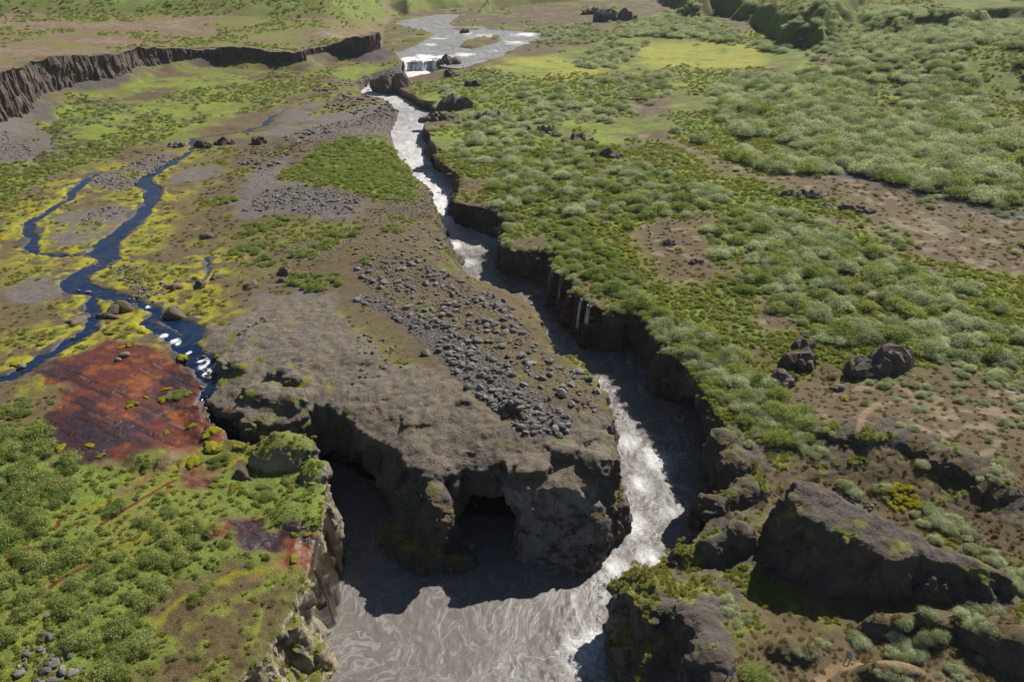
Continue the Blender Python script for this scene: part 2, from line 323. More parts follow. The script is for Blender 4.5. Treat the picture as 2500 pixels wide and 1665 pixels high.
def simple_mat(name, col, var=.3, rough=.9, scale=3.0, bump=.3, spec=.3, randobj=.25, detail=7, hue2=None):
    m, t, out = new_mat(name); b = NB(t); g = b.n('ShaderNodeTexCoord').outputs['Object']
    n = b.noise(g, scale, detail, .65); n2 = b.noise(g, scale*4.5, 4, .7); oi = b.n('ShaderNodeObjectInfo').outputs['Random']
    f = b.math('MULTIPLY', b.ramp(n, .25, .75, 1-var, 1+var), b.ramp(n2, .25, .75, 1-var*.6, 1+var*.6))
    f = b.math('MULTIPLY', f, b.ramp(oi, 0, 1, 1-randobj*1.3, 1+randobj*1.3))
    c0 = (*col, 1)
    if hue2 is not None: c0 = b.mix(b.ramp(b.noise(g, scale*.6, 4, .6), .5, .66), c0, (*hue2, 1))
    c = b.mix(1.0, c0, b.n('ShaderNodeCombineColor', {0: f, 1: f, 2: f}).outputs[0], 'MULTIPLY')
    bp = b.n('ShaderNodeBump', {'Strength': bump, 'Distance': .3, 'Height': b.math('ADD', n, b.math('MULTIPLY', n2, .3))})
    p = b.n('ShaderNodeBsdfPrincipled', {'Base Color': c, 'Roughness': rough, 'Normal': bp.outputs[0]}); p.inputs['Specular IOR Level'].default_value = spec
    t.links.new(p.outputs[0], out.inputs[0]); return m
def leaf_mat(name, a, bcol, trans=.35):
    m, t, out = new_mat(name); b = NB(t)
    oi = b.n('ShaderNodeObjectInfo').outputs['Random']; tint = attr(b, 'tint')
    c = b.mix(oi, (*a, 1), (*bcol, 1)); f = b.ramp(tint, 0, 1, .62, 1.38)
    c = b.mix(1.0, c, b.n('ShaderNodeCombineColor', {0: f, 1: f, 2: f}).outputs[0], 'MULTIPLY')
    d = b.n('ShaderNodeBsdfDiffuse', {'Color': c}); tr = b.n('ShaderNodeBsdfTranslucent', {'Color': b.mix(1.0, c, (1.2, 1.25, .8, 1), 'MULTIPLY')})
    gl = b.n('ShaderNodeBsdfGlossy', {'Color': (.5, .5, .5, 1), 'Roughness': .5})
    mx = b.n('ShaderNodeMixShader', {0: trans, 1: d.outputs[0], 2: tr.outputs[0]})
    m2 = b.n('ShaderNodeMixShader', {0: .04, 1: mx.outputs[0], 2: gl.outputs[0]})
    t.links.new(m2.outputs[0], out.inputs[0]); return m
def river_material():
    m, t, out = new_mat('silty_river'); b = NB(t)
    co = b.n('ShaderNodeNewGeometry').outputs['Position']; foam = attr(b, 'foam')
    fx = attr(b, 'flow', 'Vector')
    w = b.n('ShaderNodeTexNoise', {'Vector': fx, 'Scale': .12, 'Detail': 3.0}).outputs['Color']
    wv = b.n('ShaderNodeVectorMath', {0: w, 1: (15., 15., 0.)}, operation='MULTIPLY').outputs[0]
    fw = b.n('ShaderNodeVectorMath', {0: fx, 1: wv}, operation='ADD').outputs[0]
    def lines(scale, width, detail=4):
        n = b.noise(fw, scale, detail, .6, .5); a = b.math('ABSOLUTE', b.math('SUBTRACT', n, .5)); return b.ramp(a, 0, width, 1, 0)
    l1 = lines(.13, .016, 6); l2 = lines(.34, .02, 6); l4 = lines(.9, .04); l3 = b.noise(fw, 1.5, 9, .78)
    net = b.math('MAXIMUM', l1, b.math('MULTIPLY', b.math('MAXIMUM', l2, b.math('MULTIPLY', l4, .25)), b.ramp(b.noise(co, .12, 3), .38, .62)), True)
    base = b.math('MULTIPLY', net, b.ramp(foam, 0, .35, .10, .4))
    rap = b.ramp(b.math('ADD', b.math('ADD', l3, b.math('MULTIPLY', l2, .12)), b.math('SUBTRACT', foam, 1.0)), .2, .62)
    ff = b.math('MAXIMUM', base, rap, True)
    c = b.mix(ff, (.135, .120, .102, 1), (.68, .665, .64, 1))
    h = b.math('ADD', b.math('MULTIPLY', b.noise(fw, .8, 8, .7), b.ramp(foam, 0, 1, .5, 1.6)), b.math('MULTIPLY', ff, .3))
    h = b.math('ADD', h, b.math('MULTIPLY', b.noise(fw, 3.5, 5, .6), b.ramp(foam, 0, 1, .1, .3)))
    bp = b.n('ShaderNodeBump', {'Strength': .38, 'Distance': .5, 'Height': h})
    p = b.n('ShaderNodeBsdfPrincipled', {'Base Color': c, 'Roughness': b.ramp(ff, 0, 1, .34, .75), 'Normal': bp.outputs[0]}); p.inputs['IOR'].default_value = 1.33
    t.links.new(p.outputs[0], out.inputs[0]); return m
def brook_material():
    m, t, out = new_mat('clear_brook'); b = NB(t)
    co = b.n('ShaderNodeNewGeometry').outputs['Position']; foam = attr(b, 'foam')
    n = b.noise(co, 1.9, 8, .78, .8); ff = b.ramp(b.math('ADD', n, b.math('SUBTRACT', foam, 1.0)), .36, .58)
    sky_on_bed = b.mix(b.ramp(b.noise(co, .6, 5), .5, .68), (.004, .016, .052, 1), (.04, .032, .026, 1))  # blue sky reflection painted into the base colour, with brown streambed patches
    c = b.mix(ff, sky_on_bed, (.75, .78, .8, 1))
    bp = b.n('ShaderNodeBump', {'Strength': .3, 'Distance': .25, 'Height': b.math('ADD', b.noise(co, 1.8, 6, .65), b.math('MULTIPLY', ff, .6))})
    p = b.n('ShaderNodeBsdfPrincipled', {'Base Color': c, 'Roughness': b.ramp(ff, 0, 1, .12, .7), 'Normal': bp.outputs[0]}); p.inputs['IOR'].default_value = 1.33
    t.links.new(p.outputs[0], out.inputs[0]); return m
M_LAND = terrain_material(); M_RIVER = river_material(); M_BROOK = brook_material()
M_ROCK = simple_mat('grey_basalt', S(108, 104, 99), .32, .92, 1.6, .6, .3, .28, hue2=S(108, 97, 84))
M_DARK = simple_mat('dark_lava', S(90, 82, 74), .35, .92, .9, .8, .3, .2, hue2=S(104, 88, 70))
M_WALL = simple_mat('brown_tuff', S(98, 88, 72), .3, .95, .8, .8, .25, .15, hue2=S(110, 92, 66))
M_WILLOW = leaf_mat('willow_leaf', S(134, 142, 102), S(190, 192, 164), .42); M_BIRCH = leaf_mat('birch_leaf', S(120, 136, 64), S(162, 166, 98), .42)
M_YELLOW = leaf_mat('angelica_leaf', S(175, 170, 30), S(190, 175, 40)); M_HEATH = leaf_mat('heath_leaf', S(134, 114, 82), S(140, 128, 80), .4)
M_GRASS = leaf_mat('grass_blade', S(130, 134, 62), S(158, 150, 74), .45); M_MOSS = simple_mat('yellow_moss', S(122, 116, 22), .45, .95, 3, 1.0, .1, .2, hue2=S(96, 104, 28))
M_TWIG = simple_mat('twig_bark', S(82, 68, 54), .2, .9, 8)

# ------------------------------------------------------------------ what covers the land
def zone(txt, add=0.0): return GP(txt, add)
RED = zone("250,832 330,835 410,845 425,862 462,882 498,935 497,985 535,1035 560,1060 560,1092 450,1100 440,1110 360,1165 290,1215 300,1200 420,1108 290,1128 150,1098 100,1055 165,978 150,940 112,925 118,895 175,872")
RED2 = zone("517,1283 566,1253 650,1262 777,1295 790,1330 775,1380 758,1400 690,1400 651,1386 670,1363 597,1310")
RED3 = zone("425,1160 470,1140 520,1165 515,1190 470,1200 420,1195")
ISL = zone("495,800 560,790 640,735 700,720 800,735 840,770 900,830 930,870 990,895 1080,900 1140,950 1185,1000 1260,1060 1380,1030 1480,1010 1530,1110 1510,1200 1270,1225 1000,1180 760,1030 640,1070 495,1010")
BAND = zone("840,735 870,735 985,790 1020,830 1070,870 1110,920 1190,990 1290,1065 1375,1070 1400,1030 1340,980 1265,925 1150,830 1090,790 1000,765 900,715")
LAWN = zone("690,430 760,370 840,335 960,350 1000,420 1020,490 960,500 860,470 740,445")
VALLEY = zone("-200,600 -200,330 100,330 130,262 250,210 400,190 560,175 700,180 840,165 940,165 900,190 780,215 700,240 640,270 520,300 460,325 330,350 220,400 130,440 100,500 30,560")
GREENR = zone("1040,320 1120,290 1000,225 1080,190 1200,170 1400,120 1500,80 2700,60 2700,800 2480,900 2200,900 2000,860 1880,960 1950,1100 1800,1120 1640,860 1450,720 1330,560 1240,520 1180,440 1100,400")
BROWNS = [zone(t) for t in (
 "1480,325 1640,350 1780,420 1900,450 2060,510 2100,520 2140,590 2300,640 2560,680 2560,520 2300,470 2060,420 1960,430 1850,430 1740,380 1600,325",
 "1540,560 1620,530 1720,570 1760,660 1740,700 1640,690 1560,610", "1530,245 1630,235 1640,275 1560,290", "1850,700 1930,720 1960,800 1880,830 1840,770",
 "2000,930 2200,920 2560,930 2560,1200 2250,1130 2100,1100 2010,1040", "2010,125 2060,125 2150,95 2300,100 2200,115 2090,150 2000,170",
 "1230,45 1300,22 1400,30 1480,50 1340,55", "1480,15 1720,6 1720,22 1560,30")]
MEADOW = [zone(t) for t in ("1540,115 1600,103 1700,106 1760,100 1880,110 1860,160 1760,170 1600,168 1560,150", "1270,190 1330,175 1500,150 1480,170 1400,195 1330,200", "1180,168 1260,140 1370,140 1420,160 1290,175")]
GRAV = [zone(t) for t in ("100,560 160,520 280,500 330,510 300,560 240,585 150,600", "225,440 330,395 400,370 440,385 380,420 330,450 290,470 220,455",
 "640,330 700,290 800,280 960,250 980,275 950,320 820,340 720,340", "560,480 640,400 700,380 690,440 760,450 900,500 860,545 700,520 590,540", "640,700 760,690 830,720 800,760 640,740 600,730",
 "-200,400 -100,330 0,300 60,290 150,350 120,380 20,400", "0,700 40,670 130,675 180,710 100,740 0,735", "440,420 520,400 560,420 500,440 420,445", "660,275 780,245 760,290 690,300")]
PROM = zone("760,640 900,560 1060,540 1090,620 1170,680 1310,740 1350,850 1480,950 1500,1080 1380,1070 1190,1000 1000,880 840,760")
HEATHL = zone("350,1470 560,1370 640,1390 740,1430 700,1520 600,1680 340,1700")
ROCKR = zone("1730,1050 1800,1040 1960,1110 2060,1020 2190,1010 2240,1060 2300,1080 2440,1130 2560,1180 2560,1320 2400,1260 2160,1180 1960,1160 1880,1250 1850,1380 1790,1470 1780,1700 1480,1700 1490,1430 1680,1370 1720,1280")
PATHS = [zone(t) for t in ("2090,1085 2110,1010 2140,985 2200,978 2330,1000 2560,1022", "1990,1670 2040,1630 2100,1625 2180,1640 2300,1655", "2140,925 2200,945 2300,1010")]
TRICK = [zone(t) for t in ('134,1287 150,1262 172,1245', '245,1279 290,1255 329,1230 371,1203 420,1175', '115,1432 170,1405 226,1371', '23,1348 80,1335 134,1329', '264,1348 344,1310 452,1283 536,1279', '394,1513 440,1467 497,1444 566,1402 651,1390', '150,1262 200,1235 290,1215')]
ROAD = zone("2040,415 2130,440 2250,470 2360,500 2560,540")
SOIL = dict(heath=S(90, 76, 51), olive=S(106, 106, 46), green=S(104, 118, 46), bright=S(114, 124, 42), moss=S(154, 144, 26), grav=S(98, 90, 82), rock=S(101, 92, 79), rockd=S(80, 73, 65),
            pale=S(122, 108, 86), tan=S(108, 88, 64), red=S(88, 44, 30), rust=S(122, 68, 28), dk=S(70, 64, 60), yel=S(140, 138, 50), wallpale=S(142, 132, 112), path=S(122, 100, 74))
def cover(X, Y, Z, Nz):
    """colour, rock, vegetation and wetness of the land"""
    n1 = fbm(X/11, Y/11, 0, 4, 41); n2 = fbm(X/2.6, Y/2.6, Z/2.6, 3, 43); n3 = fbm(X/32, Y/32, 0, 3, 47)
    wx = X+1.6*n2+3*n1*sm(0, 300, Y); wy = Y+2.0*noise3(X/2.2, Y/2.2, 0, 51)+4*n1*sm(0, 300, Y)
    N = len(X); col = np.zeros((N, 3), np.float32)+SOIL['heath']; veg = np.full(N, .35, np.float32); rock = np.zeros(N, np.float32); wet = np.zeros(N, np.float32)
    def put(w, c, v=None, r=None, we=None):
        nonlocal col, veg, rock, wet
        w = np.clip(w, 0, 1).astype(np.float32); col = col*(1-w[:, None])+c*w[:, None]
        if v is not None: veg = veg*(1-w)+v*w
        if r is not None: rock = rock*(1-w)+r*w
        if we is not None: wet = wet*(1-w)+we*w
    def inz(p, soft=1.0): return sm(soft, -soft, poly_sd(wx, wy, p, 30))
    put(sm(-.05, .35, n1+.4*n2), SOIL['olive'], .7)
    put(inz(GREENR, 5)*sm(-.5, .1, n1+.5*n2+.15), SOIL['olive'], 1); put(inz(GREENR, 5)*sm(-.05, .3, n3+.5*n2), SOIL['green'], 1); put(inz(GREENR, 5)*sm(.1, .4, n1-.4*n3), SOIL['bright']*1.1, .8)
    put(inz(VALLEY, 4), SOIL['olive'], 1); put(inz(VALLEY, 4)*sm(-.15, .15, n1+.3*n2), SOIL['bright']); put(inz(VALLEY, 4)*sm(.15, .35, n3-n2*.4), SOIL['heath'])
    isfar = bool((Y > 310).any()); sdc, dc, _ = cliff_parts(X, Y) if isfar else (np.full(N, 40., np.float32), np.full(N, 99., np.float32), 0)
    plat = sm(0, 2, -sdc)*(Y > 200)
    put(plat, SOIL['tan'], .3); put(plat*sm(-.1, .2, n3+.5*n1+.3*fbm(X/60, Y/14, 0, 3, 53)), SOIL['olive'], .8); put(plat*sm(.2, .5, n2-n3), SOIL['pale'], .1)
    hh = hills(X, Y) if isfar else np.zeros(N, np.float32); hm = sm(.5, 3, hh); put(hm, SOIL['olive'], 1); put(hm*sm(0, .3, n1), SOIL['green'], 1)
    scree = (sdc > 0)*sm(13, 7, dc+4*n1)*(Y > 200)*sm(.25, -.1, n3); put(scree, SOIL['dk']*1.15, 0, .4)
    left = sm(6, -6, X-(-6-.08*Y))*sm(330, 250, Y)
    for m_ in MEADOW: put(inz(m_, 9)*sm(-.6, .2, n1+.5*n2+.25), SOIL['yel'], .6)
    for z_ in BROWNS: put(inz(z_, 3)*sm(-.5, .0, n1+.2), SOIL['heath'], .25); put(inz(z_, 3)*sm(.15, .4, n2+n1*.3), SOIL['pale'], .1)
    put(inz(LAWN, 2), SOIL['green'], 1)
    pm = inz(PROM, 2); put(pm*.9, SOIL['heath'], .3); put(pm*sm(.4, .65, n2+.3*n1), SOIL['olive']*.85, .5)
    bl = left*sm(118, 105, Y); put(bl, SOIL['bright']*.4+SOIL['olive']*.6, .8); put(bl*sm(-.1, .3, n1+.4*n2), SOIL['green'], 1)
    put(inz(HEATHL, 2.5)*sm(-.35, .1, n2+.1), SOIL['heath']*np.array([.92, .9, .8], np.float32), .6)
    ss = stream_sd(wx, wy)
    bank = left*sm(14, 3, ss+9*n1); nf = fbm(X/1.3, Y/1.8, 0, 3, 49); put(bank*sm(.3, -.1, n1+.8*nf), SOIL['moss']*.85, .8); put(bank*sm(.0, .3, nf-n1), SOIL['olive'], .9); put(left*sm(2.2, .6, ss+2.2*n2), SOIL['moss'], .6)
    put(left*sm(20, 8, ss)*sm(.05, .3, n2+n1), SOIL['heath'], .4)
    for g_ in GRAV: put(inz(g_, 2)*sm(-.6, -.1, n1+n2*.5), SOIL['grav'], .05, .35)
    put(inz(ISL, 1.2), SOIL['rock'], 0, .75); put(inz(ISL, 1.2)*sm(.1, .45, n1), SOIL['rock']*1.12); put(inz(ISL, 1.2)*sm(.28, .5, n2+.5*n3), SOIL['olive'], .4)
    wsl = sm(1, -1, poly_sd(wx, wy, WB, 20)) if not isfar else np.zeros(N, np.float32); put(wsl, SOIL['rockd'], .1, .8); put(wsl*sm(.1, .4, n1+n2), SOIL['heath'], .3, .4); put(wsl*sm(.25, .5, n2), SOIL['olive'], .4, .3)
    put(inz(ROCKR, 1.5)*sm(-.35, -.05, n1+.6*n2), SOIL['rockd'], .1, .6); wsl = sm(1, -1, poly_sd(wx, wy, WB, 20)) if not isfar else np.zeros(N, np.float32); put(wsl, SOIL['rockd'], .1, .8); put(wsl*sm(.1, .4, n1+n2), SOIL['heath'], .3, .4); put(wsl*sm(.25, .5, n2), SOIL['olive'], .4, .3)
    put(inz(ROCKR, 1.5)*sm(.05, .3, n2+.5*n1), SOIL['olive'], .7, .1)
    put(inz(BAND, 1.5)*.7, SOIL['grav']*.8, .05, .2)
    put(sm(1.2, 0, ss)*left, SOIL['dk'], .1, .3, .5)
    for r_ in (RED, RED2, RED3):
        w = sm(1.6, -1.6, poly_sd(wx+2.2*n1+1.2*n2, wy+2.2*n2, r_, 30)); put(w, SOIL['red']*.35+SOIL['rust']*.6 if r_ is RED2 else SOIL['red'], 0, .4, .8); lay = fbm((X*.5+Y*.9)/1.1, (X*.9-Y*.5)/9, 0, 3, 77); put(w*sm(.1, .4, n2-.3*n1), SOIL['rust'], 0, .4, .8); put(w*sm(.05, .3, n1+.3*lay), np.array([.035, .02, .022], np.float32), 0, .3, 1); put(.8*w*sm(.15, .4, lay), SOIL['red']*.45, 0, .5, .9); put(.6*w*sm(.45, .6, lay-n1*.3), SOIL['pale'], 0, .5, .3)
    for t_ in TRICK: d_ = seg_dist(X+.8*n2, Y+.8*n1, t_); put(.8*sm(1.0, .3, d_+.8*n2), SOIL['moss']*.62, .7)
    for t_ in TRICK[:4]: d_ = seg_dist(X+.8*n2, Y+.8*n1, t_); put(sm(.5, .25, d_), SOIL['red']*.7, 0, .3, .5)
    for p_ in PATHS: put(sm(.75, .35, seg_dist(X+.5*n2, Y+.5*n1, p_)), SOIL['path'], 0, 0)
    put(sm(4.5, 2.5, seg_dist(wx, wy, ROAD)), SOIL['dk'], 0, .2)
    # steep ground is bare rock
    st = sm(.80, .58, Nz+.12*n2)*(1-hm)
    near_pool = sm(112, 96, Y)*sm(-19, -24, X)
    put(st, SOIL['rockd'], 0, 1); put(st*sm(.1, .4, n1), SOIL['rock']); put(st*near_pool*sm(-.3, .2, n2+.2), SOIL['wallpale']); put(st*sm(.28, .45, n2)*sm(.2, .45, Nz), SOIL['olive'], .5, .6)
    blk = sm(-4, -2, X)*sm(15, 12, X)*sm(106, 102, Y)*sm(-3.4, -4.6, Z)*st; put(blk*sm(-.4, .1, n2+.2), S(112, 110, 108), 0, 1)
    redw = sm(9, 5, np.hypot(X-REDW[0], (Y-REDW[1])*.5)); put(redw*st, SOIL['red']*.6, 0, 1, .7)
    return col, rock, veg, wet
REDW = G(1400, 715)

# ------------------------------------------------------------------ near land: solid with walls, overhangs and caves (surface nets over a warped lattice)
NU, NY, NZ = 640, 600, 104
U = np.linspace(-.86, .86, NU, dtype=np.float32); YY = (46*np.exp(np.linspace(0, math.log(300/46), NY))).astype(np.float32); ZZ = np.linspace(-20.0, 9.0, NZ, dtype=np.float32)
def XS(y): return 28+.80*y
GX = U[:, None]*XS(YY)[None, :]; GY = np.broadcast_to(YY[None, :], GX.shape).copy()
KN = """700 1112 5.4 3.6 4.6 -.8|660 1130 3 2.4 2.6 0|770 1160 2 3 1.8 0|735 1250 4 3.4 1.4 -.3|370 1118 4.6 3.4 1.9 -.5|690 915 2.6 1.6 1.5 0|715 930 2 1.4 1.4 0|640 960 4 3 1.8 -.4|720 975 3.4 2.6 2 -.5
2115 1062 4.2 3.2 2.2 -.6|2230 1075 4.6 3.6 2.2 -.8|2330 1130 5 3.4 2.4 -.8|2440 1185 5 4 2.6 -1|2020 1060 2.6 2 1.6 -.2|1765 1080 3 3 3.4 -1|1800 1130 3 4 3 -1|1830 1200 4 3.4 3.6 -1.4|1745 1235 3 2 3 -1|1800 1215 3 2 2.6 -.4
1790 1330 3.6 2.4 4.6 -.8|1745 1350 2.6 2 3.4 0|1690 1360 3.4 2 2.2 -.6|1590 1415 4 2.2 1.8 -.6|1620 1440 3 2.6 2 -.6|1700 1500 2.8 3 1.8 -.5
2150 1535 2.4 1.5 2.2 0|2195 1535 1.7 1.2 2.4 0|2250 1530 1.6 1.3 2.8 0|2285 1545 1.5 1.2 2.4 0|2330 1540 1.6 1.3 2.4 0|2365 1552 1.5 1.3 2.4 0|2430 1570 4 2.6 4.2 -.4|2480 1600 4 3 4.6 -.4|1930 1590 3.6 2 2 -.3|2170 1645 4 1.4 1.9 -.2|1740 1600 2.4 3 1.8 -.3|2280 1570 1.6 1.2 1.6 0
1060 1145 3 2 1.4 -.5|1370 1095 3 2.4 1.6 -.3|1450 1120 3.4 3 1.7 -.3|1300 1130 3 2.4 1.4 -.3|1255 1000 2 1.5 1.7 -.2|1140 985 1.2 1 1 0|880 870 5 3 .8 -.2|590 880 4 3 1.1 -.3|1040 1010 4 3 .7 -.2"""
KNOBS = []
for row in KN.replace('\n', '|').split('|'):
    v = list(map(float, row.split())); p = G(v[0], v[1]); KNOBS.append((p[0], p[1], p[2]+v[5], v[2], v[3], v[4]))
WT = [at_z(a, b, z) for a, b, z in [(1935, 1172, 3.8), (1990, 1172, 4.1), (2109, 1218, 3.1), (2251, 1295, .6), (2365, 1348, -1.6), (2470, 1420, -4.6), (2440, 1412, -4.4), (2270, 1362, -.9), (2140, 1356, -.2), (2060, 1320, .8), (1985, 1275, 1.9), (1925, 1215, 3.1)]]
WB = [at_z(a, b, -6.6) for a, b in [(1880, 1394), (1940, 1428), (2013, 1450), (2150, 1464), (2300, 1472), (2432, 1478), (2496, 1450)]]+[np.array([WT[4][0]+1.5, WT[4][1]+2.5, 0]), np.array([WT[3][0]+2, WT[3][1]+3, 0]), np.array([WT[2][0]+2, WT[2][1]+4, 0]), np.array([WT[1][0]+1, WT[1][1]+4, 0]), np.array([WT[0][0]-2, WT[0][1]+2, 0])]
CAVES = [(*at_w(1186, 1300)[:2]+np.array([0, 4.]), POOL+.5, 5.4, 8, 6.5), (*at_w(850, 1165)[:2]+np.array([0, 1.]), POOL+1, 6.5, 6, 6), (*at_w(700, 1110)[:2]+np.array([2., 2]), POOL+1, 9, 5, 5), (*at_w(1700, 1022)[:2]+np.array([1., 1]), -14, 4.5, 4, 3.6), (*at_w(1232, 560)[:2]+np.array([1., 1]), -10, 3, 4, 5), (*at_w(1885, 1420)[:2]*0+np.array(WB[0][:2]), -4.6, 2.5, 2.5, 3)]
LUMPS = [(*at_w(1035, 1368)[:2], POOL+.8, 3.7, 3.0, 3.2), (*at_w(1118, 1372)[:2], POOL+.2, 2.4, 2.0, 2.0), (*at_z(1060, 1250, -8)[:2], -10, 3.2, 3.4, 7)]
def facets(x, y, z, sc, seed):
    """broken faces: every cell of a scattered division has its own set-back and tilt"""
    x = x/sc; y = y/sc; z = z/sc; xi = np.floor(x).astype(int); yi = np.floor(y).astype(int); zi = np.floor(z).astype(int)
    best = np.full(x.shape, 9.); out = np.zeros(x.shape); o = seed*13
    for i in (-1, 0, 1):
        for j in (-1, 0, 1):
            for k in (-1, 0, 1):
                a, b, c = (xi+i+o) & 63, (yi+j+2*o) & 63, (zi+k) & 63
                dx = xi+i+NT[a, b, c]-x; dy = yi+j+NT[b, c, a]-y; dz = zi+k+NT[c, a, b]-z; d = dx*dx+dy*dy+dz*dz; m = d < best
                best = np.where(m, d, best); out = np.where(m, (NT[a, c, b]-.5)+.9*((NT[b, a, c]-.5)*dx+(NT[c, b, a]-.5)*dy+(NT[(a+7) & 63, b, c]-.5)*dz), out)
    return out
def smax(a, b, k): h = np.clip(.5+.5*(a-b)/k, 0, 1); return b*(1-h)+a*h+k*h*(1-h)
def smin(a, b, k): return -smax(-a, -b, k)
def build_near():
    Pn = P(GX, GY); s0 = poly_sd(GX, GY, RIM, 200); s1 = poly_sd(GX, GY, FOOT, 200); wz = WZ(GY)
    isl = poly_sd(GX, GY, ISL, 40)
    wt0 = poly_sd(GX, GY, WT, 40); wt1 = poly_sd(GX, GY, WB, 40)
    rk2 = np.maximum(sm(2.5, -.5, wt1), np.maximum(np.maximum(sm(7, 1, s0), sm(1, -2, isl)), sm(1, -1, poly_sd(GX, GY, ROCKR, 40)))).astype(np.float32)
    wm = np.array(WT); wc = np.linalg.lstsq(np.c_[wm[:, :2], np.ones(len(wm))], wm[:, 2], rcond=None)[0]; top = (wc[0]*GX+wc[1]*GY+wc[2]+.5*fbm(GX/4, GY/4, 0, 3, 99)).astype(np.float32)
    Fv = np.empty((NU, NY, NZ), np.float32)
    for k, z in enumerate(ZZ):
        t = np.clip((Pn-z)/np.maximum(Pn-wz, 2), 0, 1); t = t**1.15
        g = s0*(1-t)+s1*t
        f = smax(z-Pn, -g, .7)
        tt = np.clip((top-z)/np.maximum(top+6.6, 1), 0, 1); gm = wt0*(1-tt)+wt1*tt
        f = smin(f, smax(z-top, gm, .9), .6)
        for (cx, cy, cz, rx, ry, rz) in KNOBS:
            if abs(z-cz) > rz+1.2: continue
            i0, i1 = np.searchsorted(YY, [cy-ry-1.5, cy+ry+1.5]); 
            if i1 <= i0: continue
            x_ = GX[:, i0:i1]; y_ = GY[:, i0:i1]
            q = np.sqrt(((x_-cx)/rx)**2+((y_-cy)/ry)**2+((z-cz)/rz)**2)
            f[:, i0:i1] = smin(f[:, i0:i1], (q-1)*min(rx, ry, rz), .7)
        for (cx, cy, cz, rx, ry, rz) in CAVES:
            if abs(z-cz) < rz+1: f = smax(f, -(np.sqrt(((GX-cx)/rx)**2+((GY-cy)/ry)**2+((z-cz)/rz)**2)-1)*min(rx, ry, rz), .8)
        for (cx, cy, cz, rx, ry, rz) in LUMPS:
            if abs(z-cz) < rz+1: f = smin(f, (np.sqrt(((GX-cx)/rx)**2+((GY-cy)/ry)**2+((z-cz)/rz)**2)-1)*min(rx, ry, rz), .8)
        f = smin(f, z-(wz-2.2), .5)
        m = (np.abs(f) < 2.2) & (rk2 > .01)
        x_ = GX[m]; y_ = GY[m]; a = rk2[m]*np.where(z-Pn[m] > -1.0, .3, 1)
        wl = np.where(z-Pn[m] > -1.0, 0, 1); n = (.95+.35*wl)*noise3(x_/5.5, y_/5.5, z/8.0, 61)+wl*(.9*noise3(x_/3.2, y_/3.2, z/16, 64)+.5*noise3(x_/9, y_/9, z/2.4, 65))+.6*(.5-np.abs(noise3(x_/2.7, y_/2.7, z/4.2, 62))*1.6)+.28*noise3(x_/1.2, y_/1.2, z/1.3, 63)
        f[m] += (n*a).astype(np.float32)
        Fv[:, :, k] = f
    # surface nets
    Sg = Fv < 0
    c8 = [Sg[i:NU-1+i, j:NY-1+j, k:NZ-1+k] for i in (0, 1) for j in (0, 1) for k in (0, 1)]
    o = c8[0].copy(); a = c8[0].copy()
    for c in c8[1:]: o |= c; a &= c
    act = o & ~a; ci, cj, ck = np.nonzero(act); n = len(ci)
    ids = np.full(act.shape, -1, np.int32); ids[ci, cj, ck] = np.arange(n)
    val = {}
    for i in (0, 1):
        for j in (0, 1):
            for k in (0, 1): val[i, j, k] = Fv[ci+i, cj+j, ck+k]
    acc = np.zeros((n, 3)); cnt = np.zeros(n)
    for p in val:
        for ax in range(3):
            if p[ax] == 0:
                q = list(p); q[ax] = 1; q = tuple(q); v0 = val[p]; v1 = val[q]; m = (v0 < 0) != (v1 < 0)
                t = np.where(m, v0/np.where(m, v0-v1, 1), 0)
                for c in range(3): acc[:, c] += np.where(m, p[c]+(t if c == ax else 0), 0)
                cnt += m
    pos = acc/cnt[:, None]+np.stack([ci, cj, ck], 1)
    u = np.interp(pos[:, 0], np.arange(NU), U); y = np.interp(pos[:, 1], np.arange(NY), YY); z = np.interp(pos[:, 2], np.arange(NZ), ZZ)
    V = np.stack([u*XS(y), y, z], 1)
    Q = []
    for ax in range(3):
        sl0 = [slice(None)]*3; sl1 = [slice(None)]*3; sl0[ax] = slice(0, -1); sl1[ax] = slice(1, None)
        A = Sg[tuple(sl0)]; B = Sg[tuple(sl1)]; d = A != B
        e = np.array(np.nonzero(d)).T; fl = A[d]
        o1, o2 = [(1, 2), (2, 0), (0, 1)][ax]
        ok = (e[:, o1] > 0) & (e[:, o2] > 0) & (e[:, o1] < act.shape[o1]) & (e[:, o2] < act.shape[o2]); e = e[ok]; fl = fl[ok]
        def idx(d1, d2): q = e.copy(); q[:, o1] -= d1; q[:, o2] -= d2; return ids[q[:, 0], q[:, 1], q[:, 2]]
        quad = np.stack([idx(1, 1), idx(0, 1), idx(0, 0), idx(1, 0)], 1)
        quad[~fl] = quad[~fl][:, ::-1]; Q.append(quad)
    Q = np.vstack(Q); Q = Q[(Q >= 0).all(1)]
    # drop unseen riverbed under the water
    fz = V[Q].mean(1); keep = fz[:, 2] > WZ(fz[:, 1])-1.7; Q = Q[keep]
    used = np.zeros(len(V), bool); used[Q.ravel()] = True; mp = np.cumsum(used)-1; V = V[used]; Q = mp[Q]
    N = vert_normals(V, Q)
    # finer relief pushed out along the surface
    iu = np.interp(V[:, 0]/XS(V[:, 1]), U, np.arange(NU)).astype(int); iy = np.interp(V[:, 1], YY, np.arange(NY)).astype(int)
    r = rk2[iu, iy]
    x_, y_, z_ = V.T
    d = r*(.10*(1-2*np.abs(noise3(x_/1.5, y_/1.5, z_/2.6, 71)))+.05*noise3(x_/.7, y_/.7, z_/.9, 72))*(1+1.2*sm(.8, .4, N[:, 2]))+(1-r)*.07*noise3(x_/.7, y_/.7, z_/.7, 73)
    wall = sm(.88, .5, N[:, 2]); k_ = np.nonzero(r > .02)[0]
